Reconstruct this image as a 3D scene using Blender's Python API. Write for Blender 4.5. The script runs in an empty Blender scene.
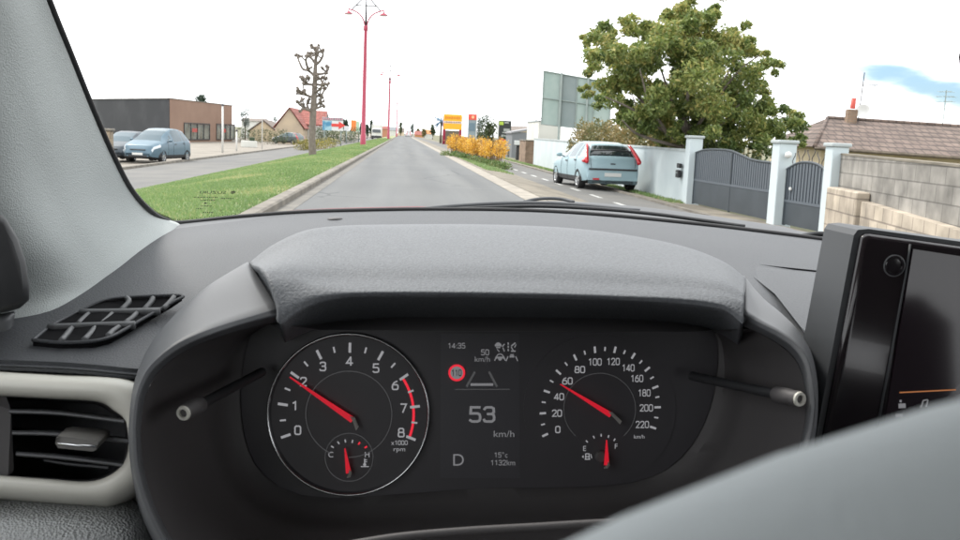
import bpy, math, random
import numpy as np
from mathutils import Vector, Matrix

random.seed(7)
S = bpy.context.scene
COL = S.collection
rad = math.radians

# ------------------------------------------------------------------ camera
FPX = 948.0                       # focal length in pixels of a 960 px wide frame
PITCH, YAW, ROLL = rad(8.025), rad(4.935), rad(2.4)
EYE = Vector((0, 0, 1.25))
_Z = Vector((0, 0, 1))
_F0 = Vector((math.sin(YAW), math.cos(YAW), 0)); _R0 = Vector((math.cos(YAW), -math.sin(YAW), 0))
FW = _F0 * math.cos(PITCH) - _Z * math.sin(PITCH)
_U0 = _Z * math.cos(PITCH) + _F0 * math.sin(PITCH)
RT = _R0 * math.cos(ROLL) + _U0 * math.sin(ROLL)
UP = _U0 * math.cos(ROLL) - _R0 * math.sin(ROLL)
cam_d = bpy.data.cameras.new('camera')
cam_d.sensor_width = 36.0
cam_d.lens = FPX / 960 * 36
cam_d.clip_start = 0.01
cam_d.clip_end = 6000
cam_d.dof.use_dof = True
cam_d.dof.focus_distance = 1.1
cam_d.dof.aperture_fstop = 34
cam = bpy.data.objects.new('camera', cam_d); COL.objects.link(cam)
cam.matrix_world = Matrix(((RT.x, UP.x, -FW.x, EYE.x), (RT.y, UP.y, -FW.y, EYE.y), (RT.z, UP.z, -FW.z, EYE.z), (0, 0, 0, 1)))
S.camera = cam

# ------------------------------------------------------------------ sky, sun, exposure
SUN_EL, SUN_AZ = rad(52), rad(-50)          # azimuth clockwise from +y (up the road): ahead and left, high
W = bpy.data.worlds.new('World'); S.world = W; W.use_nodes = True
nt = W.node_tree; nt.nodes.clear()
def wn(t, **k):
    n = nt.nodes.new(t)
    for a, b in k.items(): setattr(n, a, b)
    return n
wo = wn('ShaderNodeOutputWorld'); bg = wn('ShaderNodeBackground'); bg.inputs['Strength'].default_value = 0.10
sky = wn('ShaderNodeTexSky', sky_type='NISHITA'); sky.sun_disc = False
sky.sun_elevation = SUN_EL; sky.sun_rotation = SUN_AZ
tc = wn('ShaderNodeTexCoord')
mp = wn('ShaderNodeMapping'); mp.inputs['Scale'].default_value = (1.2, 1.2, 4.5)
noi = wn('ShaderNodeTexNoise'); noi.inputs['Scale'].default_value = 1.6; noi.inputs['Detail'].default_value = 6
nt.links.new(tc.outputs['Generated'], mp.inputs[0]); nt.links.new(mp.outputs[0], noi.inputs['Vector'])
# one long blue gap in the cloud deck, low over the houses to the north-east
gap_dir = (FW + RT * ((945 - 480) / FPX) - UP * ((93 - 270) / FPX)).normalized()
_az = math.atan2(gap_dir.x, gap_dir.y); _el = math.asin(gap_dir.z)
sep = wn('ShaderNodeSeparateXYZ'); nt.links.new(tc.outputs['Generated'], sep.inputs[0])
def m(op, a, b=None, c=None):
    n = wn('ShaderNodeMath', operation=op)
    for i, v in enumerate((a, b, c)):
        if v is None: continue
        if isinstance(v, (int, float)): n.inputs[i].default_value = v
        else: nt.links.new(v, n.inputs[i])
    return n.outputs[0]
az = m('ARCTAN2', sep.outputs['X'], sep.outputs['Y']); el = m('ARCSINE', sep.outputs['Z'])
da = m('DIVIDE', m('SUBTRACT', az, _az), 0.105)
de = m('DIVIDE', m('ADD', m('SUBTRACT', el, _el), m('MULTIPLY', m('SUBTRACT', az, _az), 0.30)), 0.017)
noi2 = wn('ShaderNodeTexNoise'); noi2.inputs['Scale'].default_value = 14; noi2.inputs['Detail'].default_value = 4
nt.links.new(mp.outputs[0], noi2.inputs['Vector'])
r2 = m('ADD', m('ADD', m('MULTIPLY', da, da), m('MULTIPLY', de, de)), m('MULTIPLY', m('SUBTRACT', noi2.outputs['Fac'], 0.5), 1.8))
hole = wn('ShaderNodeMapRange', interpolation_type='SMOOTHSTEP'); nt.links.new(r2, hole.inputs['Value'])
hole.inputs['From Min'].default_value = 0.15; hole.inputs['From Max'].default_value = 1.25
hole.inputs['To Min'].default_value = 0.05; hole.inputs['To Max'].default_value = 1.0
cl = wn('ShaderNodeMix', data_type='RGBA')
cl.inputs[6].default_value = (7.6, 7.9, 8.3, 1); cl.inputs[7].default_value = (10.2, 10.2, 10.2, 1)
nt.links.new(noi.outputs['Fac'], cl.inputs[0])
mx = wn('ShaderNodeMix', data_type='RGBA')
nt.links.new(hole.outputs['Result'], mx.inputs[0])
sky.ozone_density = 3.0; sky.air_density = .8
thin = wn('ShaderNodeMix', data_type='RGBA', blend_type='MULTIPLY'); thin.inputs[0].default_value = 1; thin.inputs[7].default_value = (.52, .62, .68, 1)
nt.links.new(sky.outputs[0], thin.inputs[6]); nt.links.new(thin.outputs[2], mx.inputs[6])
nt.links.new(cl.outputs[2], mx.inputs[7])
nt.links.new(mx.outputs[2], bg.inputs['Color']); nt.links.new(bg.outputs[0], wo.inputs[0])

sun_d = bpy.data.lights.new('sun', 'SUN'); sun_d.energy = 1.3; sun_d.angle = rad(12); sun_d.color = (1, .95, .88)
sun = bpy.data.objects.new('sun', sun_d); COL.objects.link(sun)
_s = Vector((math.sin(SUN_AZ) * math.cos(SUN_EL), math.cos(SUN_AZ) * math.cos(SUN_EL), math.sin(SUN_EL)))
sun.rotation_euler = _s.to_track_quat('Z', 'Y').to_euler()

S.view_settings.view_transform = 'Standard'; S.view_settings.look = 'None'
S.view_settings.exposure = 1.4; S.view_settings.gamma = 1.0; S.view_settings.use_curve_mapping = False
S.render.engine = 'CYCLES'
S.cycles.use_denoising = True
S.cycles.max_bounces = 8; S.cycles.transparent_max_bounces = 16

# ------------------------------------------------------------------ geometry helpers
def ray(px, py): return FW + RT * ((px - 480) / FPX) - UP * ((py - 270) / FPX)
def P(px, py, d): return EYE + ray(px, py) * d                     # point at forward depth d
def PY(px, py, y):                                                  # point at world distance y up the road
    r = ray(px, py); return EYE + r * (y / r.y)
def proj(p):
    v = Vector(p) - EYE; d = v.dot(FW); return 480 + FPX * v.dot(RT) / d, 270 - FPX * v.dot(UP) / d
_PROF = [(-3000, -.8), (-14, -.78), (-11.25, -.66), (-10.9, -.64), (-6.7, -.46), (-6.4, -.40), (-5.2, -.16), (-3.9, .06), (-3.0, .13), (-2.2, .10),
         (-1.9, .0), (2.6, 0), (3.0, .0), (3.6, -.06), (4.3, -.17), (6.7, -.24), (7.6, -.28), (9, -.45), (14, -1.0), (3000, -1.1)]
def gz(x): return float(np.interp(x, [a for a, b in _PROF], [b for a, b in _PROF]))
def at(px, y):                                                      # ground point seen in picture column px at distance y
    x = (px - 403) / FPX * y
    for _ in range(12):
        x += (px - proj((x, y, gz(x)))[0]) / FPX * y
    return Vector((x, y, gz(x)))
def plane_hit(px, py, p0, p1):                                      # (distance along, height) where a view ray meets the vertical plane p0-p1
    d = Vector((p1[0] - p0[0], p1[1] - p0[1], 0)).normalized(); n = Vector((d.y, -d.x, 0))
    r = ray(px, py); t = (Vector((p0[0], p0[1], 0)) - EYE).dot(n) / r.dot(n)
    h = EYE + r * t
    return (h - Vector((p0[0], p0[1], 0))).dot(d), h.z

class MB:
    def __init__(s): s.v = []; s.f = []
    def add(s, vs, fs):
        b = len(s.v); s.v += [tuple(v) for v in vs]; s.f += [tuple(b + i for i in f) for f in fs]; return s
    def box(s, c, size, rz=0, ax=None):
        hx, hy, hz = size[0] / 2, size[1] / 2, size[2] / 2
        M = Matrix.Rotation(rz, 3, 'Z') if ax is None else Matrix((ax[0], ax[1], ax[2])).transposed()
        vs = [Vector(c) + M @ Vector((x * hx, y * hy, z * hz)) for x in (-1, 1) for y in (-1, 1) for z in (-1, 1)]
        return s.add(vs, [(0, 1, 3, 2), (4, 6, 7, 5), (0, 4, 5, 1), (2, 3, 7, 6), (0, 2, 6, 4), (1, 5, 7, 3)])
    def bbox(s, c, size, b=.02):                                    # a box with chamfered edges, axis aligned
        hx, hy, hz = size[0] / 2, size[1] / 2, size[2] / 2
        ring = lambda z, i: [(c[0] + sx * (hx - ix), c[1] + sy * (hy - iy), c[2] + z) for sx, sy, ix, iy in
                             ((-1, -1, i + b, i), (1, -1, i + b, i), (1, -1, i, i + b), (1, 1, i, i + b), (1, 1, i + b, i), (-1, 1, i + b, i), (-1, 1, i, i + b), (-1, -1, i, i + b))]
        return s.loft([ring(-hz, b), ring(-hz + b, 0), ring(hz - b, 0), ring(hz, b)], closed=True, caps=True)
    def tube(s, pts, r, n=8, caps=True):
        pts = [Vector(p) for p in pts]; rs = r if isinstance(r, (list, tuple)) else [r] * len(pts)
        rings = []; prev = None
        for i, p in enumerate(pts):
            t = (pts[min(i + 1, len(pts) - 1)] - pts[max(i - 1, 0)]).normalized()
            a = prev if prev is not None else (Vector((0, 0, 1)) if abs(t.z) < .9 else Vector((1, 0, 0)))
            u = (a - t * a.dot(t)).normalized(); w = t.cross(u); prev = u
            rings.append([p + (u * math.cos(k * 2 * math.pi / n) + w * math.sin(k * 2 * math.pi / n)) * rs[i] for k in range(n)])
        return s.loft(rings, closed=True, caps=caps)
    def loft(s, rings, closed=False, caps=False):
        n = len(rings[0]); vs = [v for r in rings for v in r]; fs = []
        for i in range(len(rings) - 1):
            for j in range(n if closed else n - 1):
                k = (j + 1) % n
                fs.append((i * n + j, i * n + k, (i + 1) * n + k, (i + 1) * n + j))
        if caps: fs += [tuple(range(n))[::-1], tuple((len(rings) - 1) * n + j for j in range(n))]
        return s.add(vs, fs)
    def lathe(s, prof, c=(0, 0, 0), n=24, ax=None):                 # prof: (radius, height along axis)
        M = Matrix.Identity(3) if ax is None else ax
        rings = [[Vector(c) + M @ Vector((r * math.cos(k * 2 * math.pi / n), r * math.sin(k * 2 * math.pi / n), h)) for k in range(n)] for r, h in prof]
        return s.loft(rings, closed=True)
    def prism(s, poly, off):                                        # polygon extruded along a vector
        off = Vector(off); n = len(poly); a = [Vector(p) for p in poly]; b = [p + off for p in a]
        return s.add(a + b, [tuple(range(n))[::-1], tuple(range(n, 2 * n))] + [(i, (i + 1) % n, n + (i + 1) % n, n + i) for i in range(n)])
    def build(s, name, mat, parent=None, smooth=False, kind=None, angle=None, solid=None, fix=False):
        me = bpy.data.meshes.new(name); me.from_pydata(s.v, [], s.f); me.update()
        if fix:
            import bmesh
            bm = bmesh.new(); bm.from_mesh(me); bmesh.ops.recalc_face_normals(bm, faces=bm.faces); bm.to_mesh(me); bm.free()
        o = bpy.data.objects.new(name, me); COL.objects.link(o); me.materials.append(mat)
        if smooth: me.polygons.foreach_set('use_smooth', [True] * len(me.polygons))
        if smooth and angle is not None: me.set_sharp_from_angle(angle=rad(angle))
        if parent is not None: o.parent = parent
        if kind: o['kind'] = kind
        if solid:
            md = o.modifiers.new('thickness', 'SOLIDIFY'); md.thickness = abs(solid)
            a = 0.
            for p in me.polygons: a += p.area * p.normal.dot((p.center - EYE).normalized())
            md.offset = 1 if a > 0 else -1                          # the thickness goes to the hidden side
        return o

def catmull(pts, n):
    a = np.array([list(p) for p in pts], float); k = len(a)
    a = np.vstack([2 * a[0] - a[1], a, 2 * a[-1] - a[-2]])
    t = np.linspace(0, k - 1, n); i = np.minimum(t.astype(int), k - 2); u = (t - i)[:, None]
    p0, p1, p2, p3 = a[i], a[i + 1], a[i + 2], a[i + 3]
    return .5 * (2 * p1 + (p2 - p0) * u + (2 * p0 - 5 * p1 + 4 * p2 - p3) * u * u + (3 * p1 - p0 - 3 * p2 + p3) * u ** 3)
def linres(pts, n):
    a = np.array([list(p) for p in pts], float); t = np.linspace(0, len(a) - 1, n); i = np.minimum(t.astype(int), len(a) - 2); u = (t - i)[:, None]
    return a[i] * (1 - u) + a[i + 1] * u
def surf(rows, nc=60, nr=24, rowlin=False):                         # rows of (px, py, depth) -> smooth grid of world points
    R = np.array([catmull(r, nc) for r in rows])                    # rows x nc x 3
    C = np.array([(linres if rowlin else catmull)(R[:, j], nr) for j in range(nc)])   # nc x nr x 3
    return [[P(*C[j, i]) for j in range(nc)] for i in range(nr)]
def thing(name, label, cat, loc=(0, 0, 0), rz=0, group=None):
    o = bpy.data.objects.new(name, None); COL.objects.link(o); o.empty_display_size = .2
    o.location = loc; o.rotation_euler = (0, 0, rz); o['label'] = label; o['category'] = cat
    if group: o['group'] = group
    return o
def tag(o, label, cat, group=None):
    o['label'] = label; o['category'] = cat
    if group: o['group'] = group
    return o
def kids(o): return [c for c in bpy.data.objects if c.parent == o]
def dup(root, loc, rz, label=None):
    def cp(o, par):
        c = o.copy(); COL.objects.link(c)
        if par is not None: c.parent = par
        for k in kids(o): cp(k, c)
        return c
    r = cp(root, None); r.location = loc; r.rotation_euler = (0, 0, rz)
    if label: r['label'] = label
    return r

# ------------------------------------------------------------------ materials
def mat(name, col, rough=.6, metal=0, col2=None, scale=8, bump=0, bscale=200, spec=.5, coat=0, detail=4, emit=None, stretch=None, lo=.35, hi=.65, btype='noise', bdist=.001):
    M = bpy.data.materials.new(name); M.use_nodes = True; t = M.node_tree; b = t.nodes['Principled BSDF']
    b.inputs['Base Color'].default_value = (*col, 1); b.inputs['Roughness'].default_value = rough; b.inputs['Metallic'].default_value = metal
    b.inputs['Specular IOR Level'].default_value = spec; b.inputs['Coat Weight'].default_value = coat
    if emit: b.inputs['Emission Color'].default_value = (*emit[0], 1); b.inputs['Emission Strength'].default_value = emit[1]
    c = t.nodes.new('ShaderNodeTexCoord')
    if col2 is not None:
        mpn = t.nodes.new('ShaderNodeMapping'); t.links.new(c.outputs['Object'], mpn.inputs[0])
        if stretch: mpn.inputs['Scale'].default_value = stretch
        n = t.nodes.new('ShaderNodeTexNoise'); n.inputs['Scale'].default_value = scale; n.inputs['Detail'].default_value = detail
        t.links.new(mpn.outputs[0], n.inputs['Vector'])
        r = t.nodes.new('ShaderNodeMapRange'); r.inputs['From Min'].default_value = lo; r.inputs['From Max'].default_value = hi
        t.links.new(n.outputs['Fac'], r.inputs['Value'])
        x = t.nodes.new('ShaderNodeMix'); x.data_type = 'RGBA'; x.inputs[6].default_value = (*col, 1); x.inputs[7].default_value = (*col2, 1)
        t.links.new(r.outputs['Result'], x.inputs[0]); t.links.new(x.outputs[2], b.inputs['Base Color'])
    if bump:
        if btype == 'noise':
            n = t.nodes.new('ShaderNodeTexNoise'); n.inputs['Scale'].default_value = bscale; n.inputs['Detail'].default_value = 2; o = n.outputs['Fac']
        else:
            n = t.nodes.new('ShaderNodeTexVoronoi'); n.inputs['Scale'].default_value = bscale; o = n.outputs['Distance']
        t.links.new(c.outputs['Object'], n.inputs['Vector'])
        bp = t.nodes.new('ShaderNodeBump'); bp.inputs['Strength'].default_value = bump; bp.inputs['Distance'].default_value = bdist
        t.links.new(o, bp.inputs['Height']); t.links.new(bp.outputs[0], b.inputs['Normal'])
    return M
def leaf_mat(name, c1, c2, c3, trans=.25):
    M = bpy.data.materials.new(name); M.use_nodes = True; t = M.node_tree; b = t.nodes['Principled BSDF']
    a = t.nodes.new('ShaderNodeAttribute'); a.attribute_name = 'tint'
    r = t.nodes.new('ShaderNodeValToRGB'); r.color_ramp.elements[0].color = (*c1, 1); r.color_ramp.elements[1].color = (*c3, 1)
    e = r.color_ramp.elements.new(.5); e.color = (*c2, 1)
    t.links.new(a.outputs['Fac'], r.inputs[0]); t.links.new(r.outputs[0], b.inputs['Base Color'])
    b.inputs['Roughness'].default_value = .5
    tr = t.nodes.new('ShaderNodeBsdfTranslucent'); t.links.new(r.outputs[0], tr.inputs[0])
    x = t.nodes.new('ShaderNodeMixShader'); x.inputs[0].default_value = trans
    t.links.new(b.outputs[0], x.inputs[1]); t.links.new(tr.outputs[0], x.inputs[2])
    t.links.new(x.outputs[0], t.nodes['Material Output'].inputs['Surface'])
    return M
def brick_mat(name, c1, c2, mortar, w, h, ms=.02, rough=.9, dirt=.5, offset=.5, vec='Object', bumpv=.3):
    M = bpy.data.materials.new(name); M.use_nodes = True; t = M.node_tree; b = t.nodes['Principled BSDF']; b.inputs['Roughness'].default_value = rough
    c = t.nodes.new('ShaderNodeTexCoord'); s = t.nodes.new('ShaderNodeSeparateXYZ'); cb = t.nodes.new('ShaderNodeCombineXYZ')
    t.links.new(c.outputs['Object'], s.inputs[0]); t.links.new(s.outputs['X'], cb.inputs['X']); t.links.new(s.outputs['Z'], cb.inputs['Y'])
    k = t.nodes.new('ShaderNodeTexBrick'); k.inputs['Color1'].default_value = (*c1, 1); k.inputs['Color2'].default_value = (*c2, 1); k.inputs['Mortar'].default_value = (*mortar, 1)
    k.inputs['Scale'].default_value = 1; k.inputs['Brick Width'].default_value = w; k.inputs['Row Height'].default_value = h; k.inputs['Mortar Size'].default_value = ms; k.inputs['Mortar Smooth'].default_value = .3
    k.offset = offset; t.links.new(cb.outputs[0], k.inputs['Vector'])
    n = t.nodes.new('ShaderNodeTexNoise'); n.inputs['Scale'].default_value = 2.3; n.inputs['Detail'].default_value = 8; t.links.new(c.outputs['Object'], n.inputs['Vector'])
    r = t.nodes.new('ShaderNodeMapRange'); r.inputs['From Min'].default_value = .3; r.inputs['From Max'].default_value = .7; r.inputs['To Min'].default_value = 1 - dirt; r.inputs['To Max'].default_value = 1.1
    t.links.new(n.outputs['Fac'], r.inputs['Value'])
    x = t.nodes.new('ShaderNodeMix'); x.data_type = 'RGBA'; x.blend_type = 'MULTIPLY'; x.inputs[0].default_value = 1
    t.links.new(k.outputs['Color'], x.inputs[6]); t.links.new(r.outputs['Result'], x.inputs[7]); t.links.new(x.outputs[2], b.inputs['Base Color'])
    bp = t.nodes.new('ShaderNodeBump'); bp.inputs['Strength'].default_value = bumpv; bp.inputs['Distance'].default_value = .02; bp.invert = True
    t.links.new(k.outputs['Fac'], bp.inputs['Height']); t.links.new(bp.outputs[0], b.inputs['Normal'])
    return M
def clear_mat(name):
    M = bpy.data.materials.new(name); M.use_nodes = True; t = M.node_tree; t.nodes.clear()
    o = t.nodes.new('ShaderNodeOutputMaterial'); b = t.nodes.new('ShaderNodeBsdfTransparent'); b.inputs[0].default_value = (.98, .985, .98, 1)
    t.links.new(b.outputs[0], o.inputs['Surface']); return M
def lit(name, c, e): return mat(name, (.02, .02, .02), .5, emit=(c, e))

M = {}
M['asphalt'] = mat('asphalt', (.088, .092, .094), .85, col2=(.115, .118, .116), scale=.9, stretch=(1.6, .06, 1), bump=.5, bscale=60, bdist=.004, detail=8)
def worn(Mt):
    t = Mt.node_tree; b = t.nodes['Principled BSDF']; src = b.inputs['Base Color'].links[0].from_socket; c = t.nodes.new('ShaderNodeTexCoord'); sp_ = t.nodes.new('ShaderNodeSeparateXYZ'); t.links.new(c.outputs['Object'], sp_.inputs[0])
    def mm(op, *a):
        n = t.nodes.new('ShaderNodeMath'); n.operation = op
        for i, v in enumerate(a):
            if isinstance(v, (int, float)): n.inputs[i].default_value = v
            else: t.links.new(v, n.inputs[i])
        return n.outputs[0]
    nz = t.nodes.new('ShaderNodeTexNoise'); nz.inputs['Scale'].default_value = .25; nz.inputs['Detail'].default_value = 7; t.links.new(c.outputs['Object'], nz.inputs['Vector'])
    fine = t.nodes.new('ShaderNodeTexNoise'); fine.inputs['Scale'].default_value = 22; fine.inputs['Detail'].default_value = 6; fine.inputs['Roughness'].default_value = .8; t.links.new(c.outputs['Object'], fine.inputs['Vector'])
    vo_ = t.nodes.new('ShaderNodeTexVoronoi'); vo_.feature = 'DISTANCE_TO_EDGE'; vo_.inputs['Scale'].default_value = .22
    wp = t.nodes.new('ShaderNodeMix'); wp.data_type = 'RGBA'; wp.inputs[0].default_value = .06; t.links.new(c.outputs['Object'], wp.inputs[6]); t.links.new(fine.outputs['Color'], wp.inputs[7]); t.links.new(c.outputs['Object'], vo_.inputs['Vector'])
    crack = mm('SUBTRACT', 1.0, mm('MULTIPLY', mm('LESS_THAN', vo_.outputs['Distance'], .006), mm('MULTIPLY', mm('GREATER_THAN', nz.outputs['Fac'], .5), .4)))
    tr = mm('MULTIPLY', mm('COSINE', mm('MULTIPLY', mm('SUBTRACT', sp_.outputs['X'], .45 + .78), 4.03)), .07)
    k = mm('MULTIPLY', mm('ADD', mm('ADD', .62, tr), mm('ADD', mm('MULTIPLY', nz.outputs['Fac'], .42), mm('MULTIPLY', fine.outputs['Fac'], .34))), crack)
    x = t.nodes.new('ShaderNodeMix'); x.data_type = 'RGBA'; x.blend_type = 'MULTIPLY'; x.inputs[0].default_value = 1
    t.links.new(src, x.inputs[6]); t.links.new(k, x.inputs[7]); t.links.new(x.outputs[2], b.inputs['Base Color'])
worn(M['asphalt'])
M['asphalt2'] = mat('service_asphalt', (.095, .095, .093), .9, col2=(.135, .13, .12), scale=.7, bump=.5, bscale=60, bdist=.004, detail=8)
M['paving'] = mat('beige_paving', (.17, .15, .125), .9, col2=(.235, .21, .175), scale=.8, bump=.4, bscale=40, bdist=.004, detail=8)
M['concrete'] = mat('kerb_concrete', (.12, .108, .092), .9, col2=(.20, .18, .15), scale=2.2, bump=.4, bscale=50, bdist=.004, detail=8)
M['pale_concrete'] = mat('pale_concrete', (.21, .19, .16), .9, col2=(.31, .28, .235), scale=2.2, bump=.4, bscale=50, bdist=.004, detail=8)
M['gutter_concrete'] = mat('gutter_concrete', (.115, .108, .097), .9, col2=(.16, .15, .13), scale=2.2, bump=.4, bscale=50, bdist=.004, detail=8)
M['kerb'] = brick_mat('kerb_stones', (.19, .17, .15), (.24, .215, .185), (.08, .07, .06), 1.0, 50, .012, dirt=.35)
M['dirt'] = mat('gravel_dirt', (.13, .115, .09), .95, col2=(.22, .195, .155), scale=1.4, bump=.7, bscale=45, bdist=.01, detail=9)
M['soil_grass'] = mat('turf_soil', (.16, .21, .085), .95, col2=(.28, .27, .15), scale=.55, bump=.8, bscale=25, bdist=.02, detail=9)
M['paint'] = mat('road_paint', (.55, .55, .53), .7, col2=(.32, .32, .31), scale=9)
M['garden'] = mat('garden_ground', (.10, .11, .05), .95, col2=(.16, .14, .09), scale=.6)
M['red_metal'] = mat('red_paint_metal', (.33, .024, .06), .45, coat=.2)
M['dark_metal'] = mat('dark_grey_metal', (.05, .045, .05), .5)
M['white_metal'] = mat('white_painted_metal', (.62, .62, .60), .5)
M['grey_metal'] = mat('galvanised_metal', (.24, .29, .275), .5, col2=(.30, .34, .325), scale=2, metal=.2)
M['sign_back'] = mat('billboard_back', (.27, .35, .325), .6, col2=(.33, .40, .375), scale=1.2)
M['sign_back2'] = mat('billboard_back_darker', (.19, .235, .235), .6, col2=(.22, .26, .26), scale=1.2)
M['wall_blue'] = mat('pale_blue_render', (.47, .535, .555), .9, col2=(.53, .59, .605), scale=.9, bump=.3, bscale=60, bdist=.004, detail=8)
M['wall_cap'] = mat('pale_wall_coping', (.42, .47, .48), .9, col2=(.34, .37, .37), scale=2)
M['gate'] = mat('gate_slate_paint', (.028, .037, .045), .5, col2=(.038, .048, .058), scale=2)
M['gate_bar'] = mat('gate_slat_paint', (.075, .090, .107), .5)
M['cream'] = mat('cream_render', (.66, .56, .39), .9, col2=(.58, .48, .33), scale=1.2)
M['white_wall'] = mat('white_render', (.62, .62, .58), .9, col2=(.52, .52, .48), scale=.6)
M['grey_wall'] = mat('grey_cladding', (.16, .17, .18), .8)
M['dark_clad'] = mat('dark_cladding', (.020, .022, .027), .75, col2=(.06, .062, .068), scale=.22, detail=12, lo=.48, hi=.8)
M['brown_clad'] = mat('brown_cladding', (.205, .125, .088), .8, col2=(.235, .148, .105), scale=.4)
M['window'] = mat('window_glass', (.05, .065, .063), .15, col2=(.16, .19, .18), scale=.9, spec=.7)  # pale mottling in the colour stands for reflections in the panes
M['black_frame'] = mat('black_frame', (.015, .015, .017), .5)
M['block'] = brick_mat('concrete_blocks', (.245, .232, .21), (.325, .308, .28), (.17, .16, .145), .55, .235, .012, dirt=.55)
M['rubble'] = brick_mat('light_stone', (.42, .36, .29), (.50, .43, .34), (.26, .22, .18), .42, .27, .015, dirt=.45)
M['brick_old'] = brick_mat('old_brick', (.26, .17, .11), (.32, .22, .15), (.25, .21, .17), .25, .08, .01)
M['stone_post'] = brick_mat('gatepost_stone', (.30, .24, .17), (.36, .29, .21), (.20, .16, .12), .5, .3, .015)
M['roof_red'] = brick_mat('red_tiles', (.30, .095, .075), (.35, .125, .10), (.20, .06, .05), .3, .3, .03)
M['rubber'] = mat('tyre_rubber', (.016, .016, .017), .85)
M['alloy'] = mat('wheel_alloy', (.42, .43, .44), .35, metal=.7)
M['plate'] = mat('number_plate', (.62, .62, .60), .5)
M['tail_red'] = mat('red_lamp_lens', (.50, .012, .02), .2, coat=.5)
M['lamp_clear'] = mat('clear_lamp_lens', (.55, .58, .6), .1, coat=.6)
M['car_glass'] = mat('car_glass', (.022, .03, .033), .04, spec=.8)
M['car_glass_sky'] = mat('car_glass_sky_tint', (.07, .105, .125), .12, spec=.35)  # car glass with the reflected sky put into its colour
M['car_trim'] = mat('car_black_trim', (.03, .03, .032), .6)
M['bark'] = mat('grey_bark', (.15, .125, .105), .95, col2=(.21, .18, .155), scale=6, bump=.8, bscale=22, bdist=.03)
M['bark_dark'] = mat('dark_bark', (.11, .09, .07), .95, col2=(.17, .14, .11), scale=6)
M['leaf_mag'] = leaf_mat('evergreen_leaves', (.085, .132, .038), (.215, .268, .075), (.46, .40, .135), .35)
M['leaf_hedge'] = leaf_mat('hedge_leaves', (.04, .065, .03), (.06, .09, .035), (.10, .12, .05), .2)
M['leaf_dark'] = leaf_mat('conifer_leaves', (.025, .05, .03), (.045, .075, .045), (.07, .10, .06), .2)
M['leaf_yellow'] = leaf_mat('yellow_green_leaves', (.09, .10, .02), (.20, .18, .035), (.34, .27, .05), .25)
M['leaf_orange'] = leaf_mat('orange_blossom', (.46, .22, .02), (.66, .36, .035), (.78, .52, .10), .3)
M['leaf_ochre'] = leaf_mat('ochre_leaves', (.10, .115, .045), (.19, .17, .07), (.30, .22, .09), .25)
M['leaf_pale'] = leaf_mat('pale_far_leaves', (.12, .16, .15), (.17, .21, .19), (.22, .25, .22), .3)
M['grass_blade'] = leaf_mat('grass_blades', (.13, .21, .075), (.20, .30, .11), (.40, .38, .19), .4)
M['stem'] = mat('twig', (.14, .10, .06), .9)
# in the driver's car
M['dash'] = mat('grained_dash_plastic', (.066, .070, .076), .58, bump=.5, bscale=700, bdist=.0012, spec=.4)
M['hood'] = mat('grained_hood_plastic', (.108, .115, .124), .62, col2=(.142, .151, .162), scale=520, detail=3, bump=.5, bscale=680, bdist=.0012, spec=.45)
M['dark_plastic'] = mat('dark_plastic', (.078, .074, .075), .55, bump=.2, bscale=1100, bdist=.0004, spec=.35)
M['wing'] = mat('smooth_dash_plastic', (.090, .094, .100), .5, bump=.15, bscale=1100, bdist=.0004, spec=.45)
M['pillar'] = mat('pillar_weave', (.39, .415, .41), .95, bump=.6, bscale=850, bdist=.0006, btype='voronoi', spec=.1)
M['beige'] = mat('pale_grey_trim', (.58, .57, .51), .45, spec=.5)
M['slat'] = mat('vent_slat', (.12, .123, .13), .5)
M['knob'] = mat('vent_knob', (.14, .135, .125), .35)
M['gap_black'] = mat('gap_shade_black', (.008, .008, .009), .9, spec=.1)  # near-black colour that stands for the dark inside gaps
M['seal'] = mat('black_rubber_seal', (.010, .010, .011), .6)
M['panel'] = mat('instrument_face', (.052, .049, .054), .38, spec=.35)
M['panel2'] = mat('display_face', (.062, .060, .067), .35, spec=.35)
M['gloss'] = mat('piano_black', (.012, .009, .011), .16, spec=.5, coat=.2)
M['screen'] = mat('touchscreen_glass', (.014, .009, .012), .07, spec=.5)
M['screen_side'] = mat('screen_housing', (.035, .038, .042), .55)
M['chrome'] = mat('dial_chrome', (.55, .56, .57), .22, metal=1)
M['lower'] = mat('pebbled_lower_dash', (.34, .35, .35), .65, bump=1.0, bscale=560, bdist=.001, btype='voronoi', spec=.4)
M['grille_bar'] = mat('grille_plastic', (.13, .135, .14), .55)
M['wheel'] = mat('grey_wheel_leather', (.46, .50, .515), .75, bump=.25, bscale=1500, bdist=.0004, spec=.25)
M['bonnet'] = mat('red_bonnet', (.15, .012, .022), .6, spec=.12)
M['wiper'] = mat('wiper_black', (.020, .021, .023), .55)
M['cowl'] = mat('cowl_plastic', (.07, .073, .078), .6, bump=.2, bscale=500)
M['headliner'] = mat('headliner', (.20, .20, .19), .95)
M['seat_fab'] = mat('seat_fabric', (.05, .05, .055), .9)
M['glass'] = clear_mat('windscreen_glass')
M['lit_white'] = lit('lit_white', (.86, .86, .90), .13)
M['lit_dim'] = lit('lit_dim', (.86, .86, .90), .075)
M['lit_faint'] = lit('lit_faint', (.86, .86, .90), .024)
M['lit_red'] = lit('lit_red', (1.0, .02, .05), .30)
M['lit_orange'] = lit('lit_orange', (1.0, .35, .10), .14)
M['needle'] = mat('needle_red', (.5, .01, .02), .5, emit=((1.0, .012, .04), .16))
M['needle_tail'] = mat('needle_grey', (.30, .29, .27), .5)
M['ink'] = mat('black_print', (.012, .012, .012), .6)

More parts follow.
